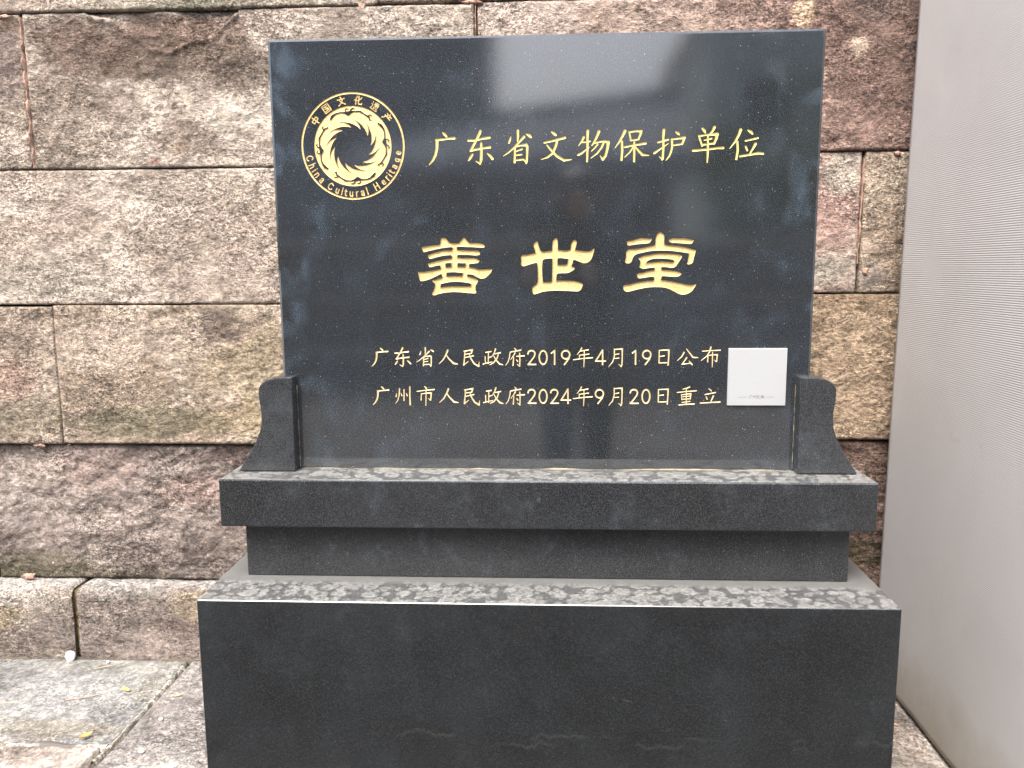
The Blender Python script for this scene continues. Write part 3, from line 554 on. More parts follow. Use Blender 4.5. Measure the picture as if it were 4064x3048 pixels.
# ---- lettering: strokes / outlines traced on the tablet's face, in millimetres (x from its middle, z from its foot)
STROKES = {'guang':[[(-182.4,630.05,1.17),(-178.6,626.77,2.51),(-175.32,623.01,1.84)],[(-193.89,617.29,2.35),(-179.6,618.23,1.68),(-167.83,619.68,1.84),(-161.12,620.07,2.51)],[(-192.74,615.66,2.85),(-193.36,601.9,2.52),(-196.11,590.57,2.36),(-201.36,580.87,2.02),(-208.28,572.81,0.68)]],'dong':[[(-135.24,615.67,2.01),(-122.7,615.5,1.84),(-109.29,618.54,1.84),(-96.75,619.98,2.5)],[(-113.3,631.8,2.5),(-114.18,628.27,2.5),(-121.02,615.48,2.17),(-129.6,600.24,2.18)],[(-131.31,597.51,2.18),(-121.23,599.64,2.01),(-107.82,601.56,1.67),(-96.1,603.02,2.51)],[(-111.89,610.51,2.01),(-111.57,595.95,2.34),(-112.25,581.36,2.51),(-114.02,573.26,1.34)],[(-114.01,574.07,1.68),(-121.51,578.23,1.01)],[(-128.06,590.49,1.84),(-132.34,584.06,2.35),(-135.25,579.71,1.18)],[(-100.4,591.75,1.34),(-95.43,587.64,2.34),(-91.3,582.39,2.34)]],'sheng':[[(-44.55,631.78,2.32),(-44.27,622.46,1.99),(-45.16,612.82,1.33)],[(-57.59,620.23,1.16),(-59.3,614.62,2.0),(-60.99,610.13,1.5)],[(-28.48,625.13,1.49),(-23.51,622.49,2.66),(-21.02,620.2,2.16)],[(-33.48,620.7,2.49),(-39.33,614.35,2.0),(-51.05,602.42,1.83),(-61.11,593.67,1.33),(-71.18,586.84,0.67)],[(-50.21,603.21,1.83),(-50.12,590.29,1.83),(-50.88,575.72,2.0)],[(-49.71,603.21,1.5),(-39.37,605.49,1.5),(-29.38,606.48,2.66),(-27.4,602.91,2.33),(-27.79,589.99,2.0),(-28.67,577.06,2.17),(-29.52,573.01,1.17)],[(-47.76,595.11,1.17),(-36.91,599.0,1.5)],[(-47.8,588.31,1.33),(-37.79,589.32,1.33)],[(-48.69,579.26,1.5),(-34.49,580.7,1.5),(-29.51,575.45,1.67)]],'wen':[[(17.11,628.33,1.49),(21.25,625.54,2.65),(24.07,623.1,2.15)],[(3.85,609.73,1.66),(18.77,612.74,1.82),(32.02,615.77,1.99),(41.11,618.05,2.15)],[(27.39,615.03,1.99),(24.58,603.81,2.32),(18.78,591.0,2.16),(9.65,583.85,1.66),(-2.0,579.96,0.67)],[(8.49,605.32,1.33),(17.12,595.05,1.99),(27.09,585.24,2.32),(39.56,578.13,2.32),(53.66,579.25,0.66)]],'wu':[[(74.98,618.37,2.31),(72.54,612.8,1.65),(65.98,603.25,0.66)],[(72.55,609.59,1.32),(79.98,609.81,1.32),(86.58,611.0,1.49)],[(82.33,628.99,2.64),(81.91,617.48,2.14),(82.02,601.43,2.15),(81.53,575.66,1.66)],[(65.23,587.17,1.99),(71.83,590.62,1.82),(85.82,600.58,0.66)],[(102.51,628.06,2.63),(100.58,622.82,2.14),(95.72,612.48,1.81),(90.02,603.25,0.83)],[(92.46,606.91,1.16),(100.69,609.2,1.48),(112.21,610.97,1.81),(119.65,608.94,2.96),(118.11,597.73,2.31),(114.94,584.91,2.15),(110.04,578.53,2.15),(105.52,585.03,0.99)],[(100.72,605.99,1.48),(95.82,599.64,1.32),(89.26,593.29,0.66)],[(110.93,607.46,1.98),(107.37,599.48,1.65),(99.21,589.14,1.49),(88.52,581.22,0.66)]],'bao':[[(149.5,628.03,2.79),(146.62,622.16,2.3),(141.0,611.85,1.97),(132.11,598.83,0.66)],[(144.31,610.2,1.97),(145.01,594.16,2.14),(143.9,577.29,1.98)],[(157.23,626.8,1.48),(158.99,618.0,1.48),(160.22,612.39,1.48)],[(157.24,626.0,1.48),(169.51,627.74,1.64),(178.52,627.61,2.46),(177.46,621.73,1.97),(174.61,615.38,1.64)],[(159.9,611.59,1.48),(174.65,613.3,1.48)],[(149.37,600.2,1.65),(166.59,603.17,1.64),(187.06,606.1,2.13)],[(166.49,609.9,1.64),(166.75,592.27,1.97),(166.68,574.58,1.81)],[(164.99,600.31,1.48),(158.55,590.77,1.48),(149.61,582.04,0.66)],[(168.27,600.59,1.48),(174.13,593.78,1.97),(181.65,585.97,2.3),(193.17,584.7,0.82)]],'hu':[[(209.16,607.39,1.47),(227.07,611.94,1.8)],[(219.37,629.09,2.45),(218.49,615.57,1.96),(219.14,599.58,1.97),(218.24,578.75,2.13),(217.14,575.87,0.99)],[(217.1,577.96,1.48),(212.1,582.36,0.82)],[(202.95,588.58,1.97),(211.05,594.09,1.64),(228.03,605.06,0.65)],[(241.16,625.12,1.47),(244.79,622.84,2.45),(246.81,620.27,1.31)],[(233.59,612.48,1.47),(245.0,613.6,1.47),(256.39,615.04,2.61),(254.87,610.28,1.96),(252.57,603.92,1.63)],[(235.46,601.76,1.47),(251.74,604.25,1.63)],[(234.41,612.47,1.96),(234.69,599.37,1.8),(233.22,591.39,1.8),(230.11,583.41,1.48),(224.53,575.78,0.66)]],'dan':[[(288.57,630.48,1.95),(291.92,626.46,2.44),(293.64,623.26,1.46)],[(309.62,632.55,2.6),(307.34,627.03,1.95),(301.84,620.44,1.46)],[(282.39,617.86,1.63),(285.04,609.86,1.79),(288.55,600.56,1.79)],[(283.21,617.53,1.63),(296.99,619.56,1.63),(314.84,620.26,3.09),(313.44,612.65,2.28),(309.62,603.94,1.95)],[(292.04,610.08,1.14),(305.3,613.08,1.46)],[(288.5,602.16,1.63),(308.8,604.43,1.79)],[(272.45,592.15,2.12),(297.7,593.73,1.79),(313.92,595.91,1.79),(326.12,596.23,2.28)],[(298.3,619.22,1.46),(298.87,598.51,1.96),(298.82,582.52,1.8),(298.32,570.99,0.98)]],'wei':[[(356.45,627.12,2.75),(353.8,619.23,2.11),(347.7,607.4,1.95),(338.35,595.1,0.65)],[(351.3,606.56,1.95),(352.28,591.41,2.11),(350.33,576.26,1.95)],[(369.75,626.14,1.62),(374.71,623.21,2.75),(377.23,620.48,1.94)],[(365.52,607.95,1.46),(375.17,609.88,1.62),(387.69,612.88,1.62)],[(366.68,597.59,1.95),(367.93,594.39,1.95),(369.34,591.18,1.62)],[(383.53,602.46,2.59),(379.74,595.03,1.95),(374.7,586.33,1.3)],[(357.01,580.97,1.79),(371.23,583.18,1.79),(388.98,586.14,2.27),(397.44,585.23,2.11)]],'ren':[[(-180.41,229.99,1.79),(-183.31,222.66,1.47),(-189.23,212.04,1.31),(-197.57,203.86,0.49)],[(-183.33,221.84,0.98),(-178.56,214.48,1.31),(-169.73,205.47,1.8),(-161.59,203.83,0.65)]],'min':[[(-148.98,228.31,1.14),(-140.0,229.92,0.98),(-133.48,231.05,1.79),(-135.2,224.21,1.14)],[(-147.35,228.31,1.14),(-148.35,216.07,1.14),(-149.86,202.18,1.47)],[(-149.37,202.67,1.31),(-141.12,208.71,0.49)],[(-146.62,222.6,0.81),(-135.2,224.21,0.98)],[(-147.53,216.07,0.82),(-131.19,219.64,0.98)],[(-139.28,223.4,0.98),(-136.15,214.42,1.3),(-129.76,204.61,1.63),(-121.68,199.7,1.63),(-120.43,207.87,0.49)]],'zheng':[[(-107.53,226.12,0.97),(-97.77,227.73,1.14)],[(-102.66,225.79,0.97),(-103.22,204.59,0.98)],[(-102.77,216.01,0.81),(-97.06,217.63,0.81)],[(-108.93,217.65,1.14),(-108.58,205.41,0.81)],[(-112.99,203.78,0.98),(-104.5,206.22,0.81),(-95.54,207.85,0.65)],[(-89.29,232.27,1.62),(-91.3,225.77,0.97),(-96.25,217.63,0.49)],[(-91.32,223.33,0.81),(-79.94,225.42,1.14)],[(-84.02,222.5,1.14),(-86.53,214.36,1.3),(-93.11,206.21,1.14),(-100.48,202.13,0.49)],[(-92.97,220.07,0.81),(-88.19,211.1,1.3),(-81.75,204.24,1.63),(-75.27,202.11,0.65)]],'fu':[[(-53.15,233.83,0.81),(-50.74,231.39,1.29)],[(-61.29,226.53,0.97),(-50.76,228.63,0.97),(-41.36,230.23,1.29)],[(-61.3,226.04,1.13),(-62.99,215.96,0.97),(-65.48,207.81,0.97),(-69.92,201.29,0.49)],[(-52.07,224.89,1.3),(-54.86,220.02,0.97),(-60.59,211.88,0.49)],[(-54.88,216.76,0.97),(-56.11,201.28,1.3)],[(-49.2,218.38,0.81),(-34.62,219.5,1.13)],[(-43.5,224.06,1.29),(-43.08,211.05,1.13),(-43.63,199.63,1.3)],[(-43.95,199.63,0.97),(-48.48,203.23,0.49)],[(-49.56,211.87,0.97),(-47.31,209.1,1.3)]],'two':[[(-27.81,223.23,1.46),(-26.83,226.96,1.45),(-24.07,228.9,1.45),(-20.84,229.55,1.45),(-17.13,228.41,1.45),(-14.88,225.64,1.45),(-14.4,222.39,1.45),(-16.03,217.85,1.45),(-20.9,211.02,1.46),(-26.92,203.53,1.46)],[(-27.4,203.21,1.46),(-12.99,203.19,1.46)]],'zero':[[(8.2,216.19,1.45),(7.95,212.82,1.45),(7.22,209.69,1.45),(6.06,206.99,1.45),(4.56,204.92,1.45),(2.8,203.62,1.45),(0.92,203.18,1.46),(-0.97,203.63,1.46),(-2.72,204.93,1.46),(-4.22,207.0,1.46),(-5.37,209.7,1.45),(-6.09,212.84,1.45),(-6.34,216.21,1.45),(-6.08,219.57,1.45),(-5.35,222.71,1.45),(-4.19,225.39,1.45),(-2.68,227.45,1.45),(-0.93,228.75,1.45),(0.95,229.18,1.45),(2.83,228.74,1.45),(4.58,227.44,1.45),(6.08,225.38,1.45),(7.23,222.69,1.45),(7.95,219.55,1.45),(8.2,216.19,1.45)]],'one':[[(16.51,224.29,1.29),(22.31,228.82,1.45)],[(22.63,229.15,1.45),(22.65,203.16,1.45)]],'nine':[[(51.14,221.48,1.45),(50.89,219.47,1.45),(50.14,217.59,1.45),(48.95,215.98,1.45),(47.38,214.74,1.45),(45.56,213.97,1.45),(43.6,213.71,1.45),(41.64,213.97,1.45),(39.81,214.75,1.45),(38.24,216.0,1.45),(37.03,217.61,1.45),(36.27,219.49,1.45),(36.01,221.51,1.45),(36.26,223.52,1.45),(37.02,225.4,1.45),(38.22,227.0,1.45),(39.78,228.24,1.45),(41.6,229.01,1.45),(43.56,229.27,1.45),(45.51,229.0,1.45),(47.34,228.22,1.45),(48.91,226.99,1.45),(50.12,225.37,1.45),(50.88,223.5,1.45),(51.14,221.48,1.45)],[(50.83,219.05,1.45),(48.44,212.56,1.45),(41.21,202.82,1.45)]],'four':[[(112.89,229.96,1.44),(99.92,209.26,1.28),(118.38,209.23,1.28)],[(112.9,228.99,1.44),(113.15,202.75,1.44)]],'nian':[[(73.75,233.91,1.28),(70.88,228.74,0.96),(65.3,221.46,0.48)],[(70.09,227.93,0.8),(86.12,230.65,1.12)],[(69.64,220.32,0.8),(87.46,222.56,0.96)],[(69.32,220.64,0.96),(69.36,213.35,0.8)],[(58.1,211.74,0.8),(75.79,214.15,0.8),(94.25,215.75,1.12)],[(78.44,227.92,0.96),(78.52,214.15,1.13),(77.81,197.9,0.64)]],'yue':[[(134.96,231.85,1.12),(135.1,218.93,1.12),(132.03,207.6,0.96),(124.9,198.68,0.48)],[(135.77,231.05,0.96),(142.95,231.84,0.96),(149.66,232.15,1.6),(149.83,218.91,1.12),(149.39,202.72,1.28),(147.84,198.66,1.12)],[(147.83,199.47,0.96),(143.3,202.72,0.48)],[(135.08,221.36,0.64),(143.86,222.96,0.8)],[(134.36,214.08,0.64),(143.96,214.87,0.8)]],'ri':[[(218.73,229.28,1.11),(218.7,205.89,1.12)],[(218.73,229.28,0.95),(229.05,230.07,0.95),(236.68,230.06,1.59),(236.51,215.56,1.27),(235.68,201.83,1.27)],[(219.74,218.0,0.8),(228.48,219.12,0.95)],[(219.19,205.56,0.8),(234.31,206.19,0.96)]],'gong':[[(264.9,225.18,1.59),(261.1,217.94,1.11),(253.01,209.89,0.48)],[(269.5,231.61,0.79),(275.23,224.36,1.27),(281.77,216.3,1.59),(291.31,215.48,0.63)],[(269.89,215.51,1.43),(266.07,209.07,0.95),(261.44,202.93,0.8)],[(261.44,202.93,0.95),(270.95,204.22,0.79),(279.67,205.02,0.79)],[(274.81,209.06,0.79),(278.08,205.02,1.43),(280.53,202.27,1.27)]],'bu':[[(298.92,227.54,0.79),(314.71,228.63,0.79),(332.07,229.56,1.11)],[(314.53,235.05,1.42),(312.39,226.71,1.11),(307.09,217.88,0.95),(297.01,209.84,0.48)],[(309.42,219.48,0.95),(309.28,207.41,1.11)],[(310.22,219.48,0.79),(318.1,220.59,0.79),(326.78,221.06,1.42),(326.2,213.83,1.11),(325.58,208.19,1.27)],[(324.8,207.71,0.79),(321.54,210.94,0.47)],[(317.95,225.9,0.95),(318.02,212.23,1.11),(317.95,198.04,0.79)]],'zhou':[[(-280.38,146.11,0.83),(-281.35,141.13,1.32)],[(-274.33,156.07,1.32),(-275.49,143.62,1.16),(-278.24,133.64,0.83),(-282.54,127.81,0.5)],[(-272.07,147.78,0.66),(-270.05,142.8,1.16)],[(-265.78,154.42,1.16),(-266.32,133.66,1.16)],[(-261.35,146.96,0.83),(-259.8,142.81,1.32)],[(-254.43,159.39,1.48),(-254.83,143.64,1.16),(-254.45,125.35,1.49)]],'shi':[[(-225.57,160.23,0.99),(-222.35,156.93,1.48)],[(-240.61,151.12,0.82),(-224.9,153.28,0.82),(-207.58,154.95,1.15)],[(-232.46,146.98,0.99),(-233.24,134.53,1.16)],[(-231.66,146.15,0.82),(-223.38,147.82,0.82),(-213.48,148.32,1.65),(-213.98,140.36,1.32),(-215.09,134.55,1.32)],[(-215.43,134.05,0.99),(-219.47,137.87,0.49)],[(-223.25,153.62,0.99),(-223.54,140.35,1.15),(-224.23,123.73,0.83)]],'chong':[[(276.81,159.62,1.28),(270.48,157.18,0.8),(264.13,155.54,0.48)],[(253.88,149.34,0.8),(272.21,151.47,0.8),(289.43,152.62,1.12)],[(261.97,145.42,0.96),(263.01,135.13,0.8)],[(262.78,144.94,0.8),(279.5,147.4,1.28)],[(279.52,146.58,1.28),(278.64,136.78,0.96)],[(264.47,141.18,0.64),(278.02,142.5,0.8)],[(263.78,136.27,0.64),(278.63,137.27,0.8)],[(270.8,157.18,0.8),(271.54,126.13,0.96)],[(263.12,130.21,0.64),(278.27,132.36,0.8)],[(257.62,125.29,0.96),(271.2,126.95,0.96),(286.39,127.46,1.28)]],'li':[[(312.76,156.38,0.8),(316.01,153.94,1.27),(317.65,152.32,0.96)],[(305.88,145.46,0.8),(325.69,149.39,0.96)],[(308.4,140.9,1.12),(310.11,136.82,1.28)],[(321.59,142.54,1.59),(318.9,136.01,1.12),(316.67,130.29,0.64)],[(297.54,129.12,0.96),(315.87,130.29,0.96),(334.18,131.45,1.28)]]}
OUTLINES = {'shan':[[(-224.8,423.5),(-215.7,424.9),(-204.6,426.2),(-192.6,427.6),(-190.4,430.1),(-189.4,437.6),(-187.2,440.0),(-182.9,440.2),(-179.1,438.8),(-175.4,433.7),(-170.7,430.4),(-163.5,429.7),(-156.2,430.2),(-152.3,434.0),(-148.0,439.0),(-145.4,440.2),(-142.5,437.7),(-137.0,431.3),(-132.0,430.3),(-120.0,430.0),(-111.6,428.2),(-107.3,424.8),(-109.1,422.1),(-120.1,422.2),(-133.8,423.1),(-157.6,424.0),(-159.4,421.5),(-158.6,418.1),(-149.2,416.8),(-132.1,416.2),(-120.2,415.7),(-116.0,411.9),(-117.8,408.6),(-127.1,407.8),(-140.8,408.9),(-156.6,408.9),(-158.7,407.2),(-158.4,403.8),(-149.4,402.9),(-136.6,402.8),(-124.7,402.1),(-117.0,397.2),(-120.5,393.9),(-129.1,392.7),(-135.9,392.1),(-137.2,389.4),(-136.0,385.6),(-129.2,384.7),(-120.7,381.7),(-111.3,381.6),(-101.0,382.0),(-93.8,381.9),(-95.9,376.4),(-101.1,370.6),(-107.2,366.0),(-114.9,364.7),(-122.5,367.7),(-130.2,372.0),(-139.6,373.2),(-140.9,371.2),(-140.1,369.1),(-134.5,367.4),(-124.3,363.9),(-120.9,361.0),(-121.8,357.2),(-125.3,351.2),(-125.4,344.4),(-124.2,340.2),(-125.5,337.6),(-134.1,337.7),(-159.0,339.9),(-177.9,339.6),(-193.5,337.1),(-203.0,334.2),(-206.9,335.1),(-207.3,337.6),(-203.7,344.9),(-201.8,351.7),(-202.2,355.9),(-205.1,358.9),(-207.2,361.5),(-201.6,362.7),(-188.6,366.9),(-188.1,369.0),(-188.9,373.7),(-191.0,373.8),(-198.9,369.9),(-210.1,364.9),(-220.6,361.5),(-227.5,360.9),(-230.4,363.3),(-233.5,377.7),(-222.8,377.7),(-209.8,379.3),(-191.7,383.0),(-190.8,386.4),(-191.2,389.3),(-193.3,389.9),(-201.1,388.5),(-210.6,386.5),(-213.1,389.0),(-214.7,392.9),(-207.8,394.9),(-192.3,398.6),(-178.5,401.0),(-170.8,402.2),(-169.0,404.8),(-169.4,407.7),(-171.5,408.6),(-183.5,407.8),(-197.3,405.0),(-210.2,401.9),(-212.7,404.2),(-214.1,408.4),(-207.5,410.9),(-195.4,414.6),(-183.4,416.6),(-170.5,416.9),(-168.0,418.6),(-167.5,421.5),(-169.6,423.2),(-178.1,422.9),(-191.8,420.9),(-207.3,417.6),(-220.2,414.6),(-223.2,416.1),(-224.8,420.3)],[(-181.3,392.2),(-178.7,394.0),(-170.1,394.0),(-169.8,386.6),(-179.7,385.9),(-181.3,388.8)],[(-158.5,393.9),(-143.6,393.5),(-143.7,387.7),(-146.2,386.9),(-159.1,387.2)],[(-179.4,376.6),(-164.4,377.1),(-149.0,375.5),(-150.8,370.0),(-164.5,369.7),(-178.7,369.4),(-179.9,372.8)],[(-191.5,348.6),(-191.0,354.2),(-188.0,355.7),(-175.9,358.3),(-160.4,359.2),(-143.2,357.7),(-134.7,355.5),(-134.3,352.1),(-136.5,350.0),(-158.8,350.4),(-176.0,350.2)]],'shi4':[[(-39.8,404.7),(-35.9,407.8),(-28.3,408.1),(-13.0,411.2),(-13.5,415.3),(-16.0,423.7),(-15.5,428.3),(-12.1,431.6),(-8.8,432.0),(-7.1,424.5),(-3.7,416.1),(0.5,413.6),(9.8,414.3),(17.4,415.5),(18.2,422.6),(19.1,431.7),(21.6,435.9),(24.6,437.9),(27.5,435.8),(28.5,428.3),(28.8,417.9),(31.7,416.2),(50.3,416.1),(53.2,426.5),(56.1,432.3),(59.9,435.0),(63.3,431.0),(62.1,423.9),(60.0,416.0),(73.0,414.3),(84.8,413.3),(89.9,415.0),(96.1,418.7),(94.1,409.5),(90.8,400.4),(86.6,395.0),(80.7,392.5),(74.0,392.7),(67.2,395.5),(59.6,398.1),(57.1,397.7),(55.9,392.3),(54.2,387.7),(56.3,385.1),(59.3,383.9),(58.9,380.9),(53.8,377.6),(47.1,374.3),(35.2,373.9),(28.0,373.1),(26.3,368.9),(25.5,360.1),(43.7,359.7),(58.1,359.1),(69.1,356.5),(75.5,353.1),(72.6,345.1),(68.4,340.9),(61.6,340.1),(43.8,341.2),(26.8,341.9),(12.3,341.2),(-1.3,339.1),(-14.9,334.8),(-18.3,338.8),(-19.0,346.4),(-16.6,349.8),(-11.5,353.6),(-8.7,359.9),(-8.5,372.5),(-8.9,385.1),(-10.4,392.7),(-12.2,393.4),(-21.6,391.1),(-34.3,387.2),(-38.6,388.7),(-39.8,392.1),(-39.4,397.9)],[(1.3,398.9),(8.1,400.8),(16.6,400.9),(18.4,398.4),(18.3,380.8),(17.8,361.4),(16.1,358.0),(4.7,357.1),(0.9,359.0),(-0.2,369.9),(-0.6,385.1),(0.1,395.2)],[(28.4,401.6),(36.0,401.6),(47.8,400.0),(47.0,394.0),(45.3,389.8),(37.7,388.9),(28.4,388.9),(27.7,395.0)]],'tang':[[(155.9,429.8),(159.4,431.9),(166.1,432.6),(177.7,436.3),(186.0,436.8),(195.2,435.7),(201.0,435.9),(199.9,431.9),(196.2,427.8),(186.2,426.7),(174.5,425.7),(161.2,423.8),(157.0,424.8)],[(232.0,433.3),(238.5,435.7),(247.6,435.5),(260.9,435.4),(271.7,433.4),(278.4,431.7),(274.4,426.5),(271.1,425.6),(257.8,426.7),(245.3,427.8),(237.0,428.5),(233.2,430.4)],[(154.7,410.7),(156.3,414.0),(160.4,416.7),(174.7,417.2),(188.0,419.6),(204.6,422.8),(207.9,426.1),(208.1,434.3),(210.1,441.8),(213.3,445.9),(217.1,447.1),(220.8,445.0),(223.8,440.0),(224.1,427.6),(227.9,423.9),(241.3,422.5),(257.9,420.3),(271.3,417.3),(281.8,414.3),(281.5,409.8),(279.2,401.5),(277.7,394.0),(275.3,390.3),(270.3,388.4),(266.6,389.1),(268.1,396.6),(269.5,407.4),(266.5,409.1),(249.8,411.7),(233.1,413.6),(216.4,414.2),(199.8,413.3),(184.8,410.5),(174.8,408.1),(169.0,404.4),(166.5,399.8),(164.9,394.8),(160.8,391.4),(155.8,391.4),(152.8,394.1),(154.4,402.4)],[(177.0,399.6),(184.9,403.9),(195.7,405.9),(212.4,408.2),(233.2,408.1),(245.8,407.1),(254.1,405.8),(257.1,402.5),(253.5,395.9),(249.5,390.1),(246.2,385.1),(238.8,382.2),(229.6,383.6),(221.2,384.0),(219.7,382.0),(220.9,378.6),(232.2,377.7),(244.8,376.0),(254.0,373.4),(257.0,371.3),(253.3,367.5),(245.0,365.9),(232.4,366.8),(222.4,367.3),(220.1,364.4),(220.8,359.8),(234.3,358.0),(251.1,354.6),(267.9,351.1),(277.9,350.7),(284.2,351.5),(279.0,342.3),(272.4,336.4),(262.5,332.9),(253.2,334.4),(243.1,339.5),(234.6,343.8),(224.5,346.4),(209.3,347.3),(194.2,346.5),(177.5,343.2),(160.7,339.1),(154.8,339.4),(150.9,343.0),(150.0,348.0),(152.9,351.0),(160.5,351.7),(175.6,355.4),(190.7,357.9),(204.9,359.0),(207.0,361.6),(206.5,364.9),(204.8,366.3),(196.4,365.8),(180.5,363.4),(176.3,365.5),(174.5,370.5),(178.7,372.6),(187.1,373.8),(196.2,376.3),(206.3,377.9),(207.5,380.4),(206.6,382.9),(200.3,382.9),(186.9,381.2),(179.4,383.5),(180.2,386.4),(180.9,392.2),(180.4,395.6)],[(191.4,391.2),(194.2,395.0),(200.0,397.9),(208.4,399.4),(220.9,399.4),(233.4,398.5),(241.0,396.4),(242.3,393.9),(240.2,392.2),(229.4,393.1),(216.8,393.5),(204.3,392.5)]]}

def seg_sdf(S_, X, Zg, h, x0, z0, ax, az, ar, bx, bz, br):
    R_ = max(ar, br)+3*h+1.2
    i0 = max(0, int((min(ax, bx)-R_-x0)/h)); i1 = min(S_.shape[1], int((max(ax, bx)+R_-x0)/h)+2)
    j0 = max(0, int((min(az, bz)-R_-z0)/h)); j1 = min(S_.shape[0], int((max(az, bz)+R_-z0)/h)+2)
    if i1 <= i0 or j1 <= j0: return
    x = X[i0:i1][None, :]; z = Zg[j0:j1][:, None]
    dx, dz = bx-ax, bz-az; L2 = dx*dx+dz*dz+1e-9
    t = np.clip(((x-ax)*dx+(z-az)*dz)/L2, 0, 1)
    d = np.hypot(x-ax-t*dx, z-az-t*dz) - (ar+(br-ar)*t)
    S_[j0:j1, i0:i1] = np.minimum(S_[j0:j1, i0:i1], d)
class Field:
    def __init__(s, x0, x1, z0, z1, h):
        s.h = h; s.nx = int(round((x1-x0)/h))+1; s.nz = int(round((z1-z0)/h))+1; s.x0 = x0; s.z0 = z0; s.x1 = x0+(s.nx-1)*h; s.z1 = z0+(s.nz-1)*h
        s.X = x0+np.arange(s.nx)*h; s.Z = z0+np.arange(s.nz)*h; s.S = np.full((s.nz, s.nx), 6.0)
    def strokes(s, sts, arr=None):
        A_ = s.S if arr is None else arr
        for st in sts:
            for a, b in zip(st[:-1], st[1:]): seg_sdf(A_, s.X, s.Z, s.h, s.x0, s.z0, *a, *b)
    def polys(s, ps, sub=4):
        allp = [catmull(p, sub, corner=75) for p in ps]
        xs = [q[0] for p in allp for q in p]; zs = [q[1] for p in allp for q in p]
        i0 = int((min(xs)-3-s.x0)/s.h); i1 = int((max(xs)+3-s.x0)/s.h); j0 = int((min(zs)-3-s.z0)/s.h); j1 = int((max(zs)+3-s.z0)/s.h)
        x = s.X[i0:i1][None, :]; z = s.Z[j0:j1][:, None]
        inside = np.zeros((j1-j0, i1-i0), bool); D = np.full(inside.shape, 1e9)
        for p in allp:
            for k in range(len(p)):
                (ax, az), (bx, bz) = p[k-1], p[k]
                c = (az > z) != (bz > z)
                if az != bz: inside ^= c & (x < (bx-ax)*(z-az)/(bz-az)+ax)
                dx, dz = bx-ax, bz-az; L2 = dx*dx+dz*dz+1e-9; t = np.clip(((x-ax)*dx+(z-az)*dz)/L2, 0, 1)
                D = np.minimum(D, (x-ax-t*dx)**2+(z-az-t*dz)**2)
        D = np.sqrt(D); D[inside] *= -1
        D = (D + np.roll(D, 1, 0)+np.roll(D, -1, 0)+np.roll(D, 1, 1)+np.roll(D, -1, 1))/5
        s.S[j0:j1, i0:i1] = np.minimum(s.S[j0:j1, i0:i1], D)
    def mesh(s, depth, slope=1.0):
        """marching squares: carved (gold) patches with depth, and the flat granite left round them"""
        S_ = s.S; S_[0, :] = S_[-1, :] = 6; S_[:, 0] = S_[:, -1] = 6
        S_ = np.where(np.abs(S_) < 0.02*s.h, 0.02*s.h, S_)
        ins = S_ < 0; nx = s.nx
        GV = {}; gv = []; gf = []; FV = {}; fv = []; ff = []
        X, Z_ = s.X, s.Z
        def gp(j, i):
            k = (j, i)
            if k not in GV: GV[k] = len(gv); gv.append((X[i], min(depth, -S_[j, i]*slope), Z_[j]))
            return GV[k]
        def ge(x, z, k):
            if k not in GV: GV[k] = len(gv); gv.append((x, 0.0, z))
            return GV[k]
        def fp(x, z, k):
            if k not in FV: FV[k] = len(fv); fv.append((x, 0.0, z))
            return FV[k]
        cnt = ins[:-1, :-1].astype(int)+ins[1:, :-1]+ins[:-1, 1:]+ins[1:, 1:]
        for j, i in np.argwhere(cnt == 4): gf.append((gp(j, i), gp(j, i+1), gp(j+1, i+1), gp(j+1, i)))
        for j, i in np.argwhere((cnt > 0) & (cnt < 4)):
            cs = ((j, i), (j, i+1), (j+1, i+1), (j+1, i)); a_ = []; b_ = []
            for q in range(4):
                A_, B_ = cs[q], cs[(q+1) % 4]; va, vb = S_[A_], S_[B_]
                if va < 0: a_.append(gp(*A_))
                else: b_.append(fp(X[A_[1]], Z_[A_[0]], A_))
                if (va < 0) != (vb < 0):
                    t = va/(va-vb); x = X[A_[1]]+(X[B_[1]]-X[A_[1]])*t; z = Z_[A_[0]]+(Z_[B_[0]]-Z_[A_[0]])*t
                    k = (min(A_, B_), max(A_, B_)); a_.append(ge(x, z, k)); b_.append(fp(x, z, k))
            gf.append(tuple(a_)); ff.append(tuple(b_))
        for j in range(s.nz-1):            # long flat runs
            r_ = cnt[j] == 0; i = 0
            while i < nx-1:
                if r_[i]:
                    k = i
                    while k < nx-1 and r_[k]: k += 1
                    ff.append((fp(X[i], Z_[j], (j, i)), fp(X[k], Z_[j], (j, k)), fp(X[k], Z_[j+1], (j+1, k)), fp(X[i], Z_[j+1], (j+1, i)))); i = k
                else: i += 1
        return gv, gf, fv, ff
def place(name, dx=0, dz=0, box_=None, sx=1, sz=1, rs=1):
    sts = STROKES[name]
    if box_:
        xs = [a[0] for s_ in sts for a in s_]; zs = [a[1] for s_ in sts for a in s_]
        X0, X1, Z0, Z1 = min(xs), max(xs), min(zs), max(zs); a, b, c, d = box_
        sx = (b-a)/(X1-X0); sz = (d-c)/(Z1-Z0); rs = 0.5*(sx+sz)
        return [[(a+(x-X0)*sx, c+(z-Z0)*sz, r*rs) for x, z, r in s_] for s_ in sts]
    return [[(x+dx, z+dz, r) for x, z, r in s_] for s_ in sts]
TV, TF, TILES = [], [], []
CHARS = []          # (gold verts, faces, label/material info) gathered per character
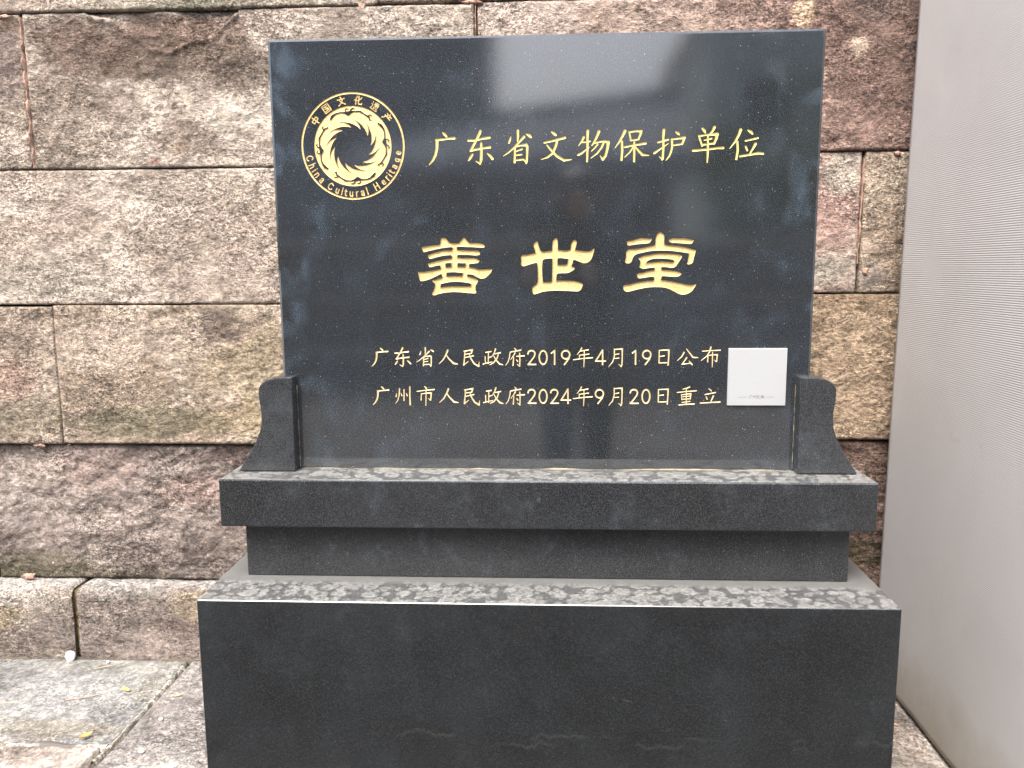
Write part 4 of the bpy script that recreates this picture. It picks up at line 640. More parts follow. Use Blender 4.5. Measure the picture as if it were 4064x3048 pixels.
def finish(F_, depth, slope, mat, classify, n):
    gv, gf, fv, ff = F_.mesh(depth, slope); TILES.append((F_.x0, F_.x1, F_.z0, F_.z1))
    b = len(TV); TV.extend(fv); TF.extend([tuple(b+q for q in f) for f in ff])
    G = [([], [], {}) for _ in range(n)]
    for f in gf:
        cx = sum(gv[q][0] for q in f)/len(f); cz = sum(gv[q][2] for q in f)/len(f); k = classify(cx, cz)
        V_, Fa, mp = G[k]
        for q in f:
            if q not in mp: mp[q] = len(V_); V_.append(gv[q])
        Fa.append(tuple(mp[q] for q in f))
    CHARS.append((G, mat))
def nearest(xs): 
    def f(cx, cz): return min(range(len(xs)), key=lambda i: abs(xs[i]-cx))
    return f
def bbx(sts): xs = [a[0] for s_ in sts for a in s_]; return 0.5*(min(xs)+max(xs))
# heading, nine characters
F1 = Field(-220, 410, 563, 641, 0.35); cen = []
for nme in ('guang', 'dong', 'sheng', 'wen', 'wu', 'bao', 'hu', 'dan', 'wei'):
    st = place(nme); F1.strokes(st); cen.append(bbx(st))
finish(F1, 1.1, 0.9, M_GOLD2, nearest(cen), 9)
# three large characters
FB = Field(-240, 340, 322, 470, 0.42)
for nme in ('shan', 'shi4', 'tang'): FB.polys(OUTLINES[nme])
finish(FB, 2.2, 1.25, M_GOLD, nearest([sum(q[0] for q in OUTLINES[k][0])/len(OUTLINES[k][0]) for k in ('shan', 'shi4')]+[260]), 3)
# two small lines
row1 = [('guang', (-326.8, -295.2, 199.2, 234.6)), ('dong', (-281.5, -251.8, 199, 235)), ('sheng', (-240.5, -207.6, 199, 235)), ('ren', None, 0), ('min', None, 0), ('zheng', None, 0), ('fu', None, 0),
        ('two', None, 0), ('zero', None, 0), ('one', None, 0), ('nine', None, 0), ('nian', None, 0), ('four', None, 0), ('yue', None, 0), ('one', None, 152.1), ('nine', None, 152.0), ('ri', None, 0), ('gong', None, 0), ('bu', None, 0)]
row2 = [('guang', (-326.6, -295.5, 124.6, 160)), ('zhou', None, 0, 0), ('shi', None, 0, 0), ('ren', None, 0), ('min', None, 0), ('zheng', None, 0), ('fu', None, 0), ('two', None, 0), ('zero', None, 0), ('two', None, 43.1), ('four', None, -65.0),
        ('nian', None, 0), ('nine', None, 64), ('yue', None, 0.5), ('two', None, 193.7), ('zero', None, 194.5), ('ri', None, 0), ('chong', None, 0, 0), ('li', None, 0, 0)]
for rowd, zz in ((row1, 0.0), (row2, -74.5)):
    Fr = Field(-335, 342, 192+zz, 242+zz, 0.30); cen = []
    for it in rowd:
        if it[1]: st = place(it[0], box_=it[1])
        else: st = place(it[0], dx=it[2], dz=(it[3] if len(it) > 3 else zz))
        Fr.strokes(st); cen.append(bbx(st))
    finish(Fr, 0.7, 0.8, M_GOLD3, nearest(cen), 19)
# emblem
EC = (-349.0, 608.0); ER = 96.0
def pol(r, a): return (EC[0]+r*math.sin(a), EC[1]+r*math.cos(a))          # a clockwise from the top
FE = Field(-449, -249, 508, 708, 0.42)
XX, ZZ = np.meshgrid(FE.X, FE.Z); RR = np.hypot(XX-EC[0], ZZ-EC[1]); ANG = np.arctan2(XX-EC[0], ZZ-EC[1])
ring = np.abs(RR-ER*0.984)-ER*0.0175
ann = RR-ER*0.748
neg = Field(-449, -249, 508, 708, 0.42)
# whirling rays: between the two curves that join the outer tip to two inner tips
def pcurve(pts, a0): # angles deg, radius ratio -> points
    return [pol(ER*r, math.radians(a+a0)) for a, r in pts]
rays = []
for k in range(12):
    a0 = 30*k
    inn = [(-27.8, .513), (-22, .482), (-16.4, .450), (-9, .402), (-2, .348)]; outr = [(27.5, .344), (17, .374), (6, .402), (-4, .432), (-15, .464), (-22, .490)]
    rays.append(pcurve(inn, a0)+pcurve(outr, a0))
def poly_sdf(p, x, z):
    inside = np.zeros(np.broadcast(x, z).shape, bool); D = np.full(inside.shape, 1e9)
    for k in range(len(p)):
        (ax, az), (bx, bz) = p[k-1], p[k]
        c = (az > z) != (bz > z)
        if az != bz: inside ^= c & (x < (bx-ax)*(z-az)/(bz-az)+ax)
        dx, dz = bx-ax, bz-az; L2 = dx*dx+dz*dz+1e-9; t = np.clip(((x-ax)*dx+(z-az)*dz)/L2, 0, 1)
        D = np.minimum(D, (x-ax-t*dx)**2+(z-az-t*dz)**2)
    D = np.sqrt(D); D[inside] *= -1; return D
hole = RR-ER*0.350
for p in rays: hole = np.minimum(hole, poly_sdf(p, XX, ZZ))
BIRD = [[(-310,-382,9),(-285,-417,14),(-240,-452,9),(-180,-470,6),(-110,-470,8),(-55,-460,22),(-10,-478,13),(40,-487,6),(120,-484,9),(180,-447,6),(245,-402,9)],
        [(-60,-472,8),(-85,-480,6),(-97,-505,5),(-75,-527,5),(-55,-518,4)],[(-15,-480,9),(-10,-512,7),(20,-530,6),(38,-522,4)],[(245,-402,9),(240,-422,6),(262,-437,5),(282,-425,4)],[(250,-395,8),(256,-360,5),(276,-366,4)]]
sc_e = ER/752.0
for k in range(4):
    ca, sa = math.cos(k*math.pi/2), math.sin(k*math.pi/2)
    neg.strokes([[(EC[0]+(x*ca-y*sa)*sc_e, EC[1]-(x*sa+y*ca)*sc_e, r*sc_e*1.35) for x, y, r in s_] for s_ in BIRD])
core = np.maximum(np.maximum(ann, -hole), -neg.S)
FE.S = np.minimum(np.minimum(ring, core), 6.0)
LAT = {'C': (76, [[(66,22),(54,8),(38,4),(22,12),(10,32),(8,50),(10,68),(22,88),(38,96),(54,92),(66,78)]]), 'h': (58, [[(8,0),(8,100)],[(8,55),(18,38),(34,34),(44,48),(44,100)]]), 'i': (24, [[(9,36),(9,100)],[(9,8),(9,10)]]),
 'n': (58, [[(8,34),(8,100)],[(8,52),(18,38),(34,34),(44,48),(44,100)]]), 'a': (58, [[(10,46),(20,35),(36,36),(43,48),(43,100)],[(43,62),(22,66),(9,78),(14,95),(30,97),(43,84)]]),
 'u': (58, [[(8,36),(8,80),(18,97),(32,96),(43,82)],[(43,36),(43,100)]]), 'l': (24, [[(9,0),(9,100)]]), 't': (38, [[(14,12),(14,86),(21,98),(32,97)],[(2,36),(30,36)]]),
 'r': (38, [[(8,34),(8,100)],[(8,56),(17,38),(32,35)]]), 'H': (76, [[(8,0),(8,100)],[(60,0),(60,100)],[(8,48),(60,48)]]), 'e': (58, [[(9,66),(47,66),(44,46),(29,35),(14,44),(8,66),(14,88),(30,98),(45,90)]]),
 'g': (58, [[(43,50),(28,35),(12,46),(8,66),(14,88),(28,96),(43,82)],[(43,36),(43,108),(34,124),(12,120)]]), ' ': (30, [])}
HAN = {'zhong': (7, [[(50,2),(50,98)],[(14,28),(86,28),(86,64),(14,64),(14,28)]]), 'guo': (6, [[(10,8),(90,8),(90,94),(10,94),(10,8)],[(28,28),(72,28)],[(30,50),(70,50)],[(26,76),(74,76)],[(50,28),(50,76)],[(60,58),(70,66)]]),
 'wenh': (7, [[(48,4),(54,16)],[(10,28),(90,28)],[(70,30),(48,66),(12,94)],[(28,32),(52,66),(90,92)]]), 'hua': (7, [[(36,4),(26,32),(6,56)],[(24,36),(24,96)],[(86,18),(70,38),(46,54)],[(54,4),(54,84),(62,92),(92,92),(94,76)]]),
 'yi': (4.4, [[(10,12),(18,22)],[(6,40),(20,40),(20,72),(8,86)],[(8,86),(30,94),(60,96),(96,96)],[(42,10),(88,10),(86,25),(43,25),(42,10)],[(64,2),(64,34)],[(34,35),(96,35)],[(46,46),(84,46),(84,72)],[(46,46),(46,72)],[(64,52),(62,70),(38,86)],[(70,74),(90,86)]]),
 'chan': (6.5, [[(50,2),(55,12)],[(16,20),(86,20)],[(32,28),(40,40)],[(70,26),(58,42)],[(12,48),(92,48)],[(24,48),(20,74),(6,96)]])}
LAB = []      # (angle, kind)
txt = 'China Cultural Heritage'; adv = [LAT[c][0] for c in txt]; adv[5] = 22; adv[14] = 40
tot = sum(adv); A0, A1 = math.radians(-82), math.radians(85.5); pos = 0
rb, rc = ER*0.942, ER*0.806
for c, ad in zip(txt, adv):
    am = A0+(A1-A0)*(pos+ad/2)/tot; pos += ad
    if c == ' ': continue
    k = (rb-rc)/100
    out_ = []
    for s_ in LAT[c][1]:
        q_ = []
        for x, y in s_:
            lx = (x-ad/2+4)*k*1.02; r = rc+y*k*0.98; a = am + lx/((rb+rc)/2)          # a counted from the bottom, to the right
            q_.append((EC[0]+r*math.sin(a), EC[1]-r*math.cos(a), 8.2*k))
        out_.append(q_)
    FE.strokes(out_); LAB.append((math.pi-am, 'letter'))
for nme, (px, py) in zip(('zhong', 'guo', 'wenh', 'hua', 'yi', 'chan'), ((295, 500), (460, 330), (680, 230), (932, 225), (1165, 320), (1335, 480))):
    cx, cz = (px-830)*sc_e, -(py-870)*sc_e; a = math.atan2(cx, cz); R_ = ER*0.86; k = 0.158
    r0, hs_ = HAN[nme]
    FE.strokes([[(EC[0]+(R_-(y-50)*k)*math.sin(a)+(x-50)*k*math.cos(a), EC[1]+(R_-(y-50)*k)*math.cos(a)-(x-50)*k*math.sin(a), r0*k) for x, y in s_] for s_ in hs_]); LAB.append((a, 'character'))
def emb(cx, cz):
    r = math.hypot(cx-EC[0], cz-EC[1])
    if r > ER*0.962: return 0
    if r < ER*0.755: return 1
    a = math.atan2(cx-EC[0], cz-EC[1])
    return 2+min(range(len(LAB)), key=lambda i: abs((LAB[i][0]-a+math.pi) % (2*math.pi)-math.pi))
finish(FE, 1.0, 1.0, M_GOLD, emb, 2+len(LAB))

# ---- the tablet's face: granite left between the carvings, then the rest of the face and its chamfered sides
W2, H2, CH, TH = 500.0, 798.0, 4.5, 94.0
zs_ = sorted({0.0, H2-CH} | {t[2] for t in TILES} | {t[3] for t in TILES})
for za, zb in zip(zs_[:-1], zs_[1:]):
    zm = 0.5*(za+zb); iv = sorted((t[0], t[1]) for t in TILES if t[2] < zm < t[3]); x = -(W2-CH)
    for a, b in iv+[(W2-CH, None)]:
        if a > x: k = len(TV); TV.extend([(x, 0, za), (a, 0, za), (a, 0, zb), (x, 0, zb)]); TF.append((k, k+1, k+2, k+3))
        if b: x = b
def quad(*p): k = len(TV); TV.extend(p); TF.append(tuple(range(k, k+len(p))))
c_ = CH; y_ = CH*0.8
quad((-W2+c_, 0, 0), (-W2+c_, 0, H2-c_), (-W2, y_, H2), (-W2, y_, 0)); quad((W2-c_, 0, H2-c_), (W2-c_, 0, 0), (W2, y_, 0), (W2, y_, H2))
quad((-W2+c_, 0, H2-c_), (W2-c_, 0, H2-c_), (W2, y_, H2), (-W2, y_, H2))
quad((-W2, y_, 0), (-W2, y_, H2), (-W2, TH, H2), (-W2, TH, 0)); quad((W2, y_, H2), (W2, y_, 0), (W2, TH, 0), (W2, TH, H2))
quad((-W2, y_, H2), (W2, y_, H2), (W2, TH, H2), (-W2, TH, H2)); quad((-W2, TH, 0), (-W2, TH, H2), (W2, TH, H2), (W2, TH, 0)); quad((-W2, y_, 0), (W2, y_, 0), (W2, TH, 0), (-W2, TH, 0))
def mm(vs): a = np.array(vs, float)/1000.0; a[:, 2] += Z+0.0012; return a
tablet = mk('tablet', mm(TV), TF, M_TABLET, mon)
for gi, (G, mat) in enumerate(CHARS):
    for k, (V_, Fa, mp) in enumerate(G):
        if not V_: continue
        nm = 'character' if gi < 4 else ('emblem_ring' if k == 0 else 'sunburst_emblem' if k == 1 else LAB[k-2][1])
        mk(nm, mm(V_), Fa, mat, tablet)
# ---- steel plate with its caption (the printed code on it is left out)
plate = box('metal_plate', 0.3468, 0.4548, -0.0045, -0.0003, Z+0.1262, Z+0.2342, M_PLATE, mon, 0.0006, 1)
FP = Field(360, 441, 133, 149, 0.12)
for nme, x in zip(('guang', 'zhou', 'wen', 'wu'), (387.0, 394.4, 401.4, 408.6)):
    st = place(nme, box_=(x, x+6.2, 138.6, 145.2)); FP.strokes([[(a, b, 0.26) for a, b, r in s_] for s_ in st])
FP.strokes([[(367.8, 140.9, 0.22), (381.7, 140.9, 0.22)], [(419.7, 141.2, 0.22), (433.2, 141.2, 0.22)]])
gv, gf, fv, ff = FP.mesh(0.0, 0.0); v_ = mm(gv); v_[:, 1] = -0.0046
mk('caption', v_, gf, M_PRINT, plate)
# ---- yellowed sealant squeezed out under and beside the tablet
def bead(pts, r, s):
    P = []; F = []; n = 90
    for i in range(n):
        t = i/(n-1); a = pts[0]; b = pts[1]; p = [a[q]*(1-t)+b[q]*t for q in range(3)]
        rr_ = r*(0.15+1.2*max(0, float(fbm(np.array([i*0.19]), np.array([s*1.7]), s, 3)[0])-0.35)*2)
        d = Vector(b)-Vector(a); d.normalize(); u = Vector((0, -1, 0)); w_ = d.cross(u)
        for k in range(5):
            an = math.pi*k/4; P.append(tuple(Vector(p)+w_*math.cos(an)*rr_+u*math.sin(an)*rr_))
        if i:
            k = (i-1)*5
            for q in range(4): F.append((k+q, k+q+1, k+q+6, k+q+5))
    mk('sealant_bead', P, F, M_SEAL, mon, smooth=True)
bead([(-0.47, 0.0002, Z+0.0005), (0.47, 0.0002, Z+0.0005)], 0.0017, 3)
bead([(-0.4732, -0.0012, Z+0.003), (-0.4732, -0.0012, Z+0.165)], 0.0007, 5)
bead([(0.4732, -0.0010, Z+0.003), (0.4732, -0.0010, Z+0.165)], 0.0006, 6)

# ------------------------------------------------------------------ ribbed board at the right
nyb, nzb = 60, 50; P = []; F = []
for j in range(nzb):
    for i in range(nyb):
        y = 0.588-1.5*(i/(nyb-1))**1.2; z = 0.012+2.5*(j/(nzb-1))**1.3
        x = 0.8905+0.0085*z+0.004*(float(fbm(np.array([y*1.6]), np.array([z*1.3]), 5, 3)[0])-0.5)*min(1.0, (0.588-y)*4)
        if j == 0: z += 0.006*float(fbm(np.array([y*6]), np.array([1.0]), 9, 3)[0])
        P.append((x, y, z))
n0 = len(P); P += [(p[0]+0.035, p[1], p[2]) for p in P]
for j in range(nzb-1):
    for i in range(nyb-1):
        a = j*nyb+i; F.append((a, a+nyb, a+nyb+1, a+1)); F.append((n0+a, n0+a+1, n0+a+nyb+1, n0+a+nyb))
edge = [i for i in range(nyb)] + [j*nyb+nyb-1 for j in range(1, nzb)] + [(nzb-1)*nyb+i for i in range(nyb-2, -1, -1)] + [j*nyb for j in range(nzb-2, 0, -1)]
for k in range(len(edge)): a, b = edge[k-1], edge[k]; F.append((a, b, n0+b, n0+a))
hb = mk('hoarding_board', P, F, M_BOARD, None, smooth=False)
for p_ in hb.data.polygons: p_.use_smooth = abs(p_.normal.x) > 0.9
tag(hb, 'tall off-white ribbed hoarding board standing at the right of the monument', 'board')

# ------------------------------------------------------------------ litter on the paving
def leaf(name, label, cat, loc, L, wd, rz, col, col2, curl=0.3, group=None):
    mt = plain(name+'_tissue', col, 0.7, (120, col2)); P = []; F = []; n = 10
    for i in range(n+1):
        t = i/n; ww = wd*math.sin(math.pi*min(1, t*0.96+0.03))**0.8*0.5
        for k, s_ in enumerate((-1, -0.5, 0, 0.5, 1)):
            P.append(((t-0.5)*L, s_*ww, 0.0015+curl*abs(s_)**1.5*ww+curl*0.25*L*(2*t-1)**2))
        if i:
            b = (i-1)*5
            for q in range(4): F.append((b+q, b+5+q, b+6+q, b+q+1))
    me = bpy.data.meshes.new(name); me.from_pydata(P, [], F); me.materials.append(mt)
    o = bpy.data.objects.new(name, me); COL.objects.link(o); o.location = loc; o.rotation_euler = (0, 0, rz)
    md = o.modifiers.new('thickness', 'SOLIDIFY'); md.thickness = 0.0006
    tag(o, label, cat, group); return o
leaf('fallen_leaf', 'small bright yellow leaf lying near the kerb left of the monument', 'leaf', (-1.105, 0.425, 0.003), 0.034, 0.011, math.radians(-35), (0.85, 0.52, 0.14), (0.65, 0.36, 0.08))
leaf('fallen_leaf', 'curled yellow-brown leaf at the corner where the paving joints meet', 'leaf', (-1.085, 0.205, 0.005), 0.030, 0.013, math.radians(55), (0.72, 0.45, 0.12), (0.42, 0.22, 0.06), 0.8)
leaf('fallen_leaf', 'thin pale yellow leaf scrap beside the plinth\'s left edge', 'leaf', (-0.955, 0.40, 0.003), 0.022, 0.005, math.radians(20), (0.75, 0.55, 0.2), (0.5, 0.35, 0.12))
leaf('fallen_leaf', 'tiny tan leaf scrap on the paving right of the plinth', 'leaf', (0.845, 0.33, 0.003), 0.014, 0.006, math.radians(-20), (0.6, 0.36, 0.2), (0.4, 0.22, 0.1))
def twig(label, pts, r, col):
    mt = plain('dry_stalk', col, 0.8); P = []; F = []
    for i, p in enumerate(pts):
        rr_ = r*(1-0.4*i/(len(pts)-1))
        for k in range(6): an = k*math.pi/3; P.append((p[0], p[1]+rr_*math.cos(an), p[2]+rr_*math.sin(an)))
        if i:
            b = (i-1)*6
            for q in range(6): F.append((b+q, b+(q+1) % 6, b+6+(q+1) % 6, b+6+q))
    c0 = Vector(pts[0]); me = bpy.data.meshes.new('dry_twig'); me.from_pydata([tuple(Vector(p)-c0) for p in P], [], F); me.materials.append(mt)
    o = bpy.data.objects.new('dry_twig', me); COL.objects.link(o); o.location = c0; tag(o, label, 'twig'); return o
def gpt(*a): return [(x, y, z) for x, y, z in a]
twig('long bent straw-coloured stalk lying at the far left of the paving', gpt((-1.47, 0.29, 0.004), (-1.43, 0.31, 0.006), (-1.39, 0.345, 0.006), (-1.35, 0.355, 0.003)), 0.0016, (0.50, 0.34, 0.24))
twig('straight reddish stalk lying on the grey slab between the two yellow leaves', gpt((-1.235, 0.37, 0.003), (-1.19, 0.385, 0.004), (-1.145, 0.41, 0.003)), 0.0013, (0.46, 0.32, 0.25))
twig('thin dry stalk lying close to the kerb foot by the white pebble', gpt((-1.25, 0.535, 0.003), (-1.215, 0.55, 0.004), (-1.19, 0.575, 0.003)), 0.0013, (0.48, 0.38, 0.26))
def pebble(label, loc, r, col, s, sq=(1, 0.8, 1.0), rough=0.5):
    mt = plain('pebble_stone', col, rough); bm = bmesh.new(); bmesh.ops.create_icosphere(bm, subdivisions=3, radius=1)
    for v in bm.verts:
        k = 1+0.5*(float(fbm(np.array([v.co.x*1.3+s]), np.array([v.co.z*1.3+v.co.y*1.1]), s, 3)[0])-0.5); v.co = Vector((v.co.x*r*sq[0]*k, v.co.y*r*sq[1]*k, v.co.z*r*sq[2]*k))
    me = bpy.data.meshes.new('pebble'); bm.to_mesh(me); bm.free(); me.materials.append(mt)
    me.polygons.foreach_set('use_smooth', [True]*len(me.polygons))
    o = bpy.data.objects.new('pebble', me); COL.objects.link(o); o.location = loc; tag(o, label, 'pebble')
pebble('bright white lump at the foot of the joint between the kerb stones', (-1.350, 0.583, 0.012), 0.0135, (0.85, 0.86, 0.84), 4, (1.0, 0.7, 1.25))
pebble('small white pebble on the pinkish slab, nearer the plinth and the wall', (-0.945, 0.29, 0.004), 0.0052, (0.78, 0.80, 0.80), 6, (1, 1, 0.7))
pebble('small white pebble on the pinkish slab, nearest the bottom of the photo', (-0.925, 0.155, 0.004), 0.0058, (0.78, 0.80, 0.80), 8, (1.2, 0.8, 0.6))
pebble('tiny white chip close to the kerb foot, right of the white lump', (-1.235, 0.572, 0.004), 0.005, (0.75, 0.77, 0.77), 9, (1, 1, 0.8))

# ------------------------------------------------------------------ what stands across the courtyard (seen in the polished stone)
M_BR = plain('grey_brick', (0.10, 0.095, 0.095), 0.9, (2.5, (0.15, 0.14, 0.135)))
M_BAND = plain('pale_stone_band', (0.50, 0.45, 0.40), 0.85, (9, (0.34, 0.30, 0.26)))
M_TILE = plain('dark_roof_tile', (0.15, 0.17, 0.21), 0.8, (5, (0.24, 0.26, 0.30)))
M_REND = plain('grey_render', (0.13, 0.15, 0.18), 0.9, (0.7, (0.19, 0.21, 0.24)))
M_REND2 = plain('weathered_green_grey_render', (0.26, 0.32, 0.33), 0.9, (0.8, (0.36, 0.42, 0.43)))
M_GLASS = Mat('window_glass'); M_GLASS.set(Base_Color=(0.02, 0.03, 0.04), Roughness=0.05); M_GLASS = M_GLASS.m
M_WOOD = plain('dark_timber', (0.07, 0.035, 0.02), 0.7)
lw = empty('low_wall', (3, -6.0, 0)); tag(lw, 'low grey brick wall with pale stone bands across the courtyard, behind the camera', 'wall')
for z0, z1 in ((0.0, 0.30), (0.345, 0.80), (0.835, 1.30)): box('brick_face', -9, 9, -6.3, -6.0, z0, z1, M_BR, lw)
for z0, z1 in ((0.30, 0.345), (0.80, 0.835), (1.30, 1.36)): box('stone_band', -9.02, 9.02, -6.33, -5.97, z0, z1, M_BAND, lw)
hall = empty('opposite_hall', (1, -14, 0)); tag(hall, 'single-storey hall with a dark tiled gable roof on the far side of the courtyard', 'building')
box('wall', -3.5, 2.3, -18, -14, 0, 2.9, M_BR, hall)
P = [(-4.0, -13.5, 2.95), (2.6, -13.5, 3.1), (2.6, -16, 4.55), (-4.0, -16, 3.75), (-4.0, -18.5, 2.8), (2.6, -18.5, 2.8), (-4.0, -13.5, 2.8), (2.6, -13.5, 2.8)]
roof = mk('roof', P, [(0, 1, 2, 3), (3, 2, 5, 4), (6, 7, 1, 0), (0, 3, 4, 6), (7, 5, 2, 1), (6, 4, 5, 7)], M_TILE, hall)
mk('roof_ridge', [(-4.1, -16.12, 3.6), (2.7, -16.12, 4.45), (2.7, -15.88, 4.45), (-4.1, -15.88, 3.6), (-4.1, -16.12, 3.95), (2.7, -16.12, 4.8), (2.7, -15.88, 4.8), (-4.1, -15.88, 3.95)],
   [(0, 3, 2, 1), (4, 5, 6, 7), (0, 1, 5, 4), (1, 2, 6, 5), (2, 3, 7, 6), (3, 0, 4, 7)], M_TILE, roof)
for k in range(27):
    x = -3.9+k*0.235; zf = 2.97+(x+4)*.0227; zr = 3.77+(x+4)*.121; me_ = [(x, -13.48, zf), (x+.08, -13.48, zf+.06), (x+.16, -13.48, zf), (x, -16, zr), (x+.08, -16, zr+.07), (x+.16, -16, zr)]
    mk('roof_tile_row', me_, [(0, 1, 4, 3), (1, 2, 5, 4)], M_TILE, roof)
for x in (-2.6, -0.4, 1.0):
    f = box('window', x, x+1.0, -14.0-0.02+0.0, -13.95, 1.0, 2.3, M_WOOD, hall); box('pane', x+.08, x+.92, -13.951, -13.94, 1.08, 2.22, M_GLASS, f)
def block_building(name, label, x0, x1, y0, y1, h, mat, rows, cols, side=1):
    r = empty(name, ((x0+x1)/2, y1, 0)); tag(r, label, 'building')
    box('wall', x0, x1, y0, y1, 0, h, mat, r); box('roof_parapet', x0-.15, x1+.15, y0-.15, y1+.15, h, h+.35, M_BAND, r)
    for j in range(rows):
        for i in range(cols):
            cx = x0+(x1-x0)*(i+.5)/cols; cz = 1.2+j*3.0
            f = box('window', cx-.6, cx+.6, y1, y1+.06, cz, cz+1.4, M_BAND, r); box('pane', cx-.52, cx+.52, y1+.055, y1+.07, cz+.08, cz+1.32, M_GLASS, f)
    return r
block_building('apartment_building', 'tall blue-grey rendered building on the far left across the courtyard', -15, -1.9, -28, -20, 11.5, M_REND, 3, 5)
block_building('apartment_building', 'pale green-grey building at the right across the courtyard behind the trees', 3.85, 17, -27, -19, 7.2, M_REND2, 2, 5)
m = Mat('leaf_green'); geo = m.n('ShaderNodeNewGeometry').outputs['Position']
m.set(Base_Color=m.mix(m.noise(1.8, 3, src=geo), (0.025, 0.06, 0.03), (0.075, 0.12, 0.04)), Roughness=0.6); M_LEAF = m.m
M_BARK = plain('tree_bark', (0.12, 0.09, 0.06), 0.95, (20, (0.06, 0.045, 0.03)))
def tree(label, x, y, h, r, s):
    q = random.Random(s); t = empty('broadleaf_tree', (x, y, 0)); tag(t, label, 'tree', 'trees across the courtyard')
    bm = bmesh.new(); bmesh.ops.create_cone(bm, segments=9, radius1=.16, radius2=.08, depth=h*.55, cap_ends=True)
    for v in bm.verts: v.co.z += h*.275
    for k in range(5):
        a = k*1.26+q.random(); m4 = Matrix.Translation((0, 0, h*.5)) @ Matrix.Rotation(a, 4, 'Z') @ Matrix.Rotation(0.7, 4, 'Y') @ Matrix.Translation((0, 0, h*.14))
        bmesh.ops.create_cone(bm, segments=6, radius1=.06, radius2=.025, depth=h*.3, matrix=m4, cap_ends=True)
    me = bpy.data.meshes.new('trunk'); bm.to_mesh(me); bm.free(); me.materials.append(M_BARK); o = bpy.data.objects.new('trunk', me); COL.objects.link(o); o.parent = t
    cl = [(q.gauss(0, r*.45), q.gauss(0, r*.4), h*.68+q.gauss(0, h*.12), r*q.uniform(.3, .5)) for _ in range(22)]; P = []; F = []
    for _ in range(7000):
        c = q.choice(cl); d = Vector((q.gauss(0, 1), q.gauss(0, 1), q.gauss(0, 1))); d.normalize(); p = Vector(c[:3])+d*c[3]*q.random()**.35
        u = Vector((q.gauss(0, 1), q.gauss(0, 1), q.gauss(0, 1))).normalized(); v = u.cross(d).normalized() if u.cross(d).length > .01 else Vector((1, 0, 0)); L = q.uniform(.05, .09)
        k = len(P); P += [tuple(p+Vector((x, y, 0))-u*L), tuple(p+Vector((x, y, 0))+v*L*.45), tuple(p+Vector((x, y, 0))+u*L), tuple(p+Vector((x, y, 0))-v*L*.45)]; F.append((k, k+1, k+2, k+3))
    mk('crown', P, F, M_LEAF, t)
tree('rounded green tree across the courtyard, nearest the hall', 2.6, -8.2, 2.9, 1.0, 3)
tree('taller green tree across the courtyard, farther right', 5.2, -10.5, 4.6, 1.5, 5)
tree('green tree at the far right of the courtyard', 8.6, -11.0, 5.0, 1.7, 8)

sw = empty('light_block_wall', (1.2, 0.6, 0)); tag(sw, 'unseen grey wall added close behind the hoarding board to block light', 'wall')  # unseen wall, added to keep light out of the gap behind the board
box('light_block_face', 0.965, 1.25, -0.85, 0.632, 0.0, 3.0, M_REND, sw); box('light_block_coping', 0.955, 1.27, -0.87, 0.630, 3.0, 3.08, M_BAND, sw)

# the photographer, standing a step behind the lens
def skin(name, pts, edges, rad, mat, parent, sub=2, root=0):
    me = bpy.data.meshes.new(name); off = parent_world(parent); me.from_pydata([tuple(Vector(p)-off) for p in pts], edges, []); o = bpy.data.objects.new(name, me); COL.objects.link(o)
    if parent: o.parent = parent
    sk = o.modifiers.new('skin', 'SKIN'); sk.use_smooth_shade = True
    for i, r in enumerate(rad): me.skin_vertices[0].data[i].radius = (r, r) if not isinstance(r, tuple) else r
    me.skin_vertices[0].data[root].use_root = True
    sb = o.modifiers.new('smooth', 'SUBSURF'); sb.levels = sb.render_levels = sub; me.materials.append(mat); return o
M_SKIN = plain('skin', (0.40, 0.25, 0.18), 0.5); M_COAT = plain('dark_jacket_cloth', (0.028, 0.030, 0.038), 0.9); M_TROU = plain('dark_trouser_cloth', (0.022, 0.025, 0.035), 0.9); M_HAIR = plain('black_hair', (0.012, 0.011, 0.010), 0.5)
M_SHOE = plain('dark_shoe', (0.03, 0.03, 0.03), 0.6)
px_, py_ = 0.13, -2.02
per = empty('person', (px_, py_, 0)); tag(per, 'person in dark jacket and trousers, stooping to photograph the black tablet', 'person')
def Q(*a): return [(px_+x, py_+y, z) for x, y, z in a]
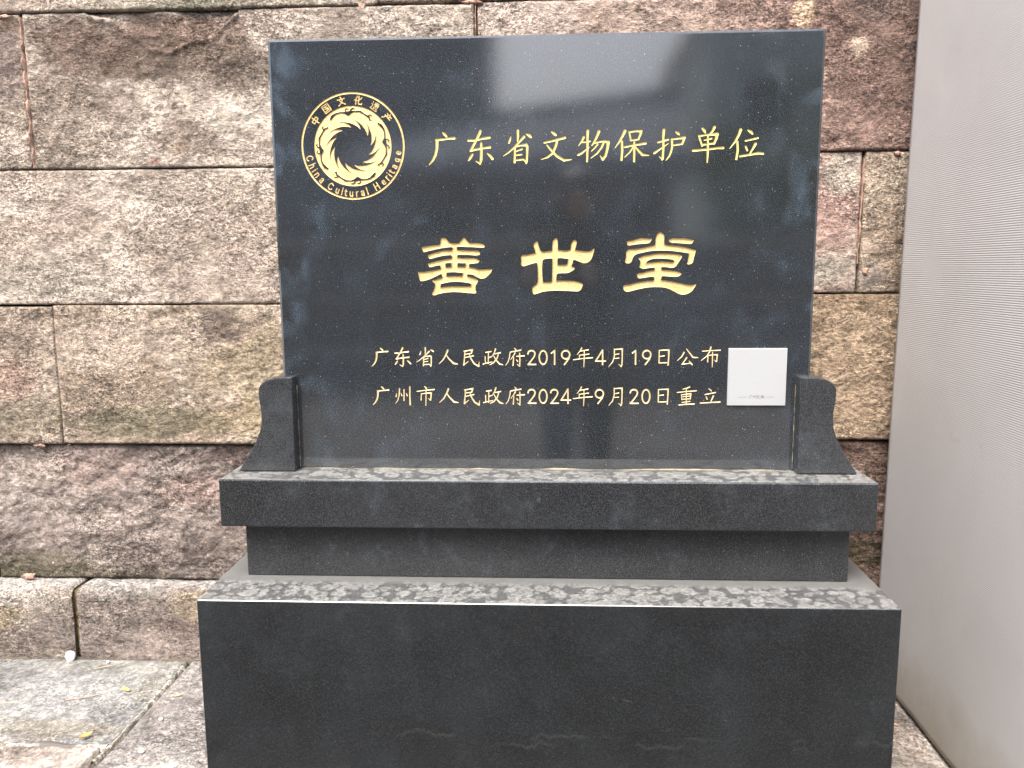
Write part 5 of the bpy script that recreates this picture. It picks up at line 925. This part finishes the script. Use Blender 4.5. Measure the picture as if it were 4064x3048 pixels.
body = skin('body', Q((0, 0, .78), (0, .02, .95), (0, .05, 1.10), (0, .08, 1.20), (0, .11, 1.28), (0, .15, 1.36), (0, .165, 1.44),
    (.17, .07, 1.17), (.22, .12, .97), (.02+.02, .36, 1.05), (-.17, .07, 1.17), (-.25, .12, .97), (-.20, .36, 1.05),
    (.08, 0, .74), (.085, .10, .44), (.085, -.04, .10), (.085, .09, .05), (-.08, 0, .74), (-.085, .10, .44), (-.085, -.04, .10), (-.085, .09, .05), (0, .20, 1.40)),
    [(0, 1), (1, 2), (2, 3), (3, 4), (4, 5), (5, 6), (3, 7), (7, 8), (8, 9), (3, 10), (10, 11), (11, 12), (0, 13), (13, 14), (14, 15), (15, 16), (0, 17), (17, 18), (18, 19), (19, 20)],
    [(.15, .11), (.14, .10), (.16, .11), (.15, .10), .05, .085, .078, .065, .048, .034, .065, .048, .034, .10, .076, .058, .035, .10, .076, .058, .035, .02], M_COAT, per)
head = skin('head', Q((0, .125, 1.29), (0, .15, 1.345), (0, .16, 1.43)), [(0, 1), (1, 2)], [.05, (.072, .082), (.078, .092)], M_SKIN, per)
skin('nose', Q((0, .225, 1.395), (0, .255, 1.375)), [(0, 1)], [.010, .012], M_SKIN, head, 1)
for s_ in (-1, 1): skin('ear', Q((s_*.078, .145, 1.40), (s_*.082, .14, 1.37)), [(0, 1)], [.013, .010], M_SKIN, head, 1)
for s_ in (-1, 1): skin('eye', Q((s_*.03, .232, 1.41), (s_*.036, .232, 1.41)), [(0, 1)], [.008, .008], M_HAIR, head, 1)
skin('hair', Q((0, .08, 1.36), (0, .10, 1.44), (0, .15, 1.485)), [(0, 1), (1, 2)], [(.070, .05), (.088, .07), (.078, .085)], M_HAIR, per)
for s_, hx, ex in ((1, .04, .04), (-1, -.20, -.20)):
    hand = skin('hand', Q((hx, .36, 1.05), (hx-.012*s_, .42, 1.08), (hx-.018*s_, .445, 1.10)), [(0, 1), (1, 2)], [.024, (.026, .034), (.024, .03)], M_SKIN, per, 1)
    for k in range(4):
        skin('finger', Q((hx-.012*s_, .445, 1.115-.019*k), (hx-.010*s_, .468, 1.118-.019*k), (hx-.036*s_, .474, 1.118-.019*k)), [(0, 1), (1, 2)], [.009, .0085, .007], M_SKIN, hand, 1)
    skin('thumb', Q((hx-.010*s_, .425, 1.075), (hx-.026*s_, .437, 1.085), (hx-.044*s_, .440, 1.10)), [(0, 1), (1, 2)], [.011, .010, .008], M_SKIN, hand, 1)
for s_ in (-1, 1): box('shoe', px_+s_*.085-.045, px_+s_*.085+.045, py_-.10, py_+.17, 0.002, .07, M_SHOE, per, .02, 2)
M_PH = Mat('phone_glass'); M_PH.set(Base_Color=(0.01, 0.01, 0.012), Roughness=0.15); M_PH = M_PH.m
ph = box('phone', px_-.155, px_-.003, py_+.452, py_+.461, 1.055, 1.129, M_PH, None, .003, 2); tag(ph, 'black phone held sideways in both hands in front of the tablet', 'phone')
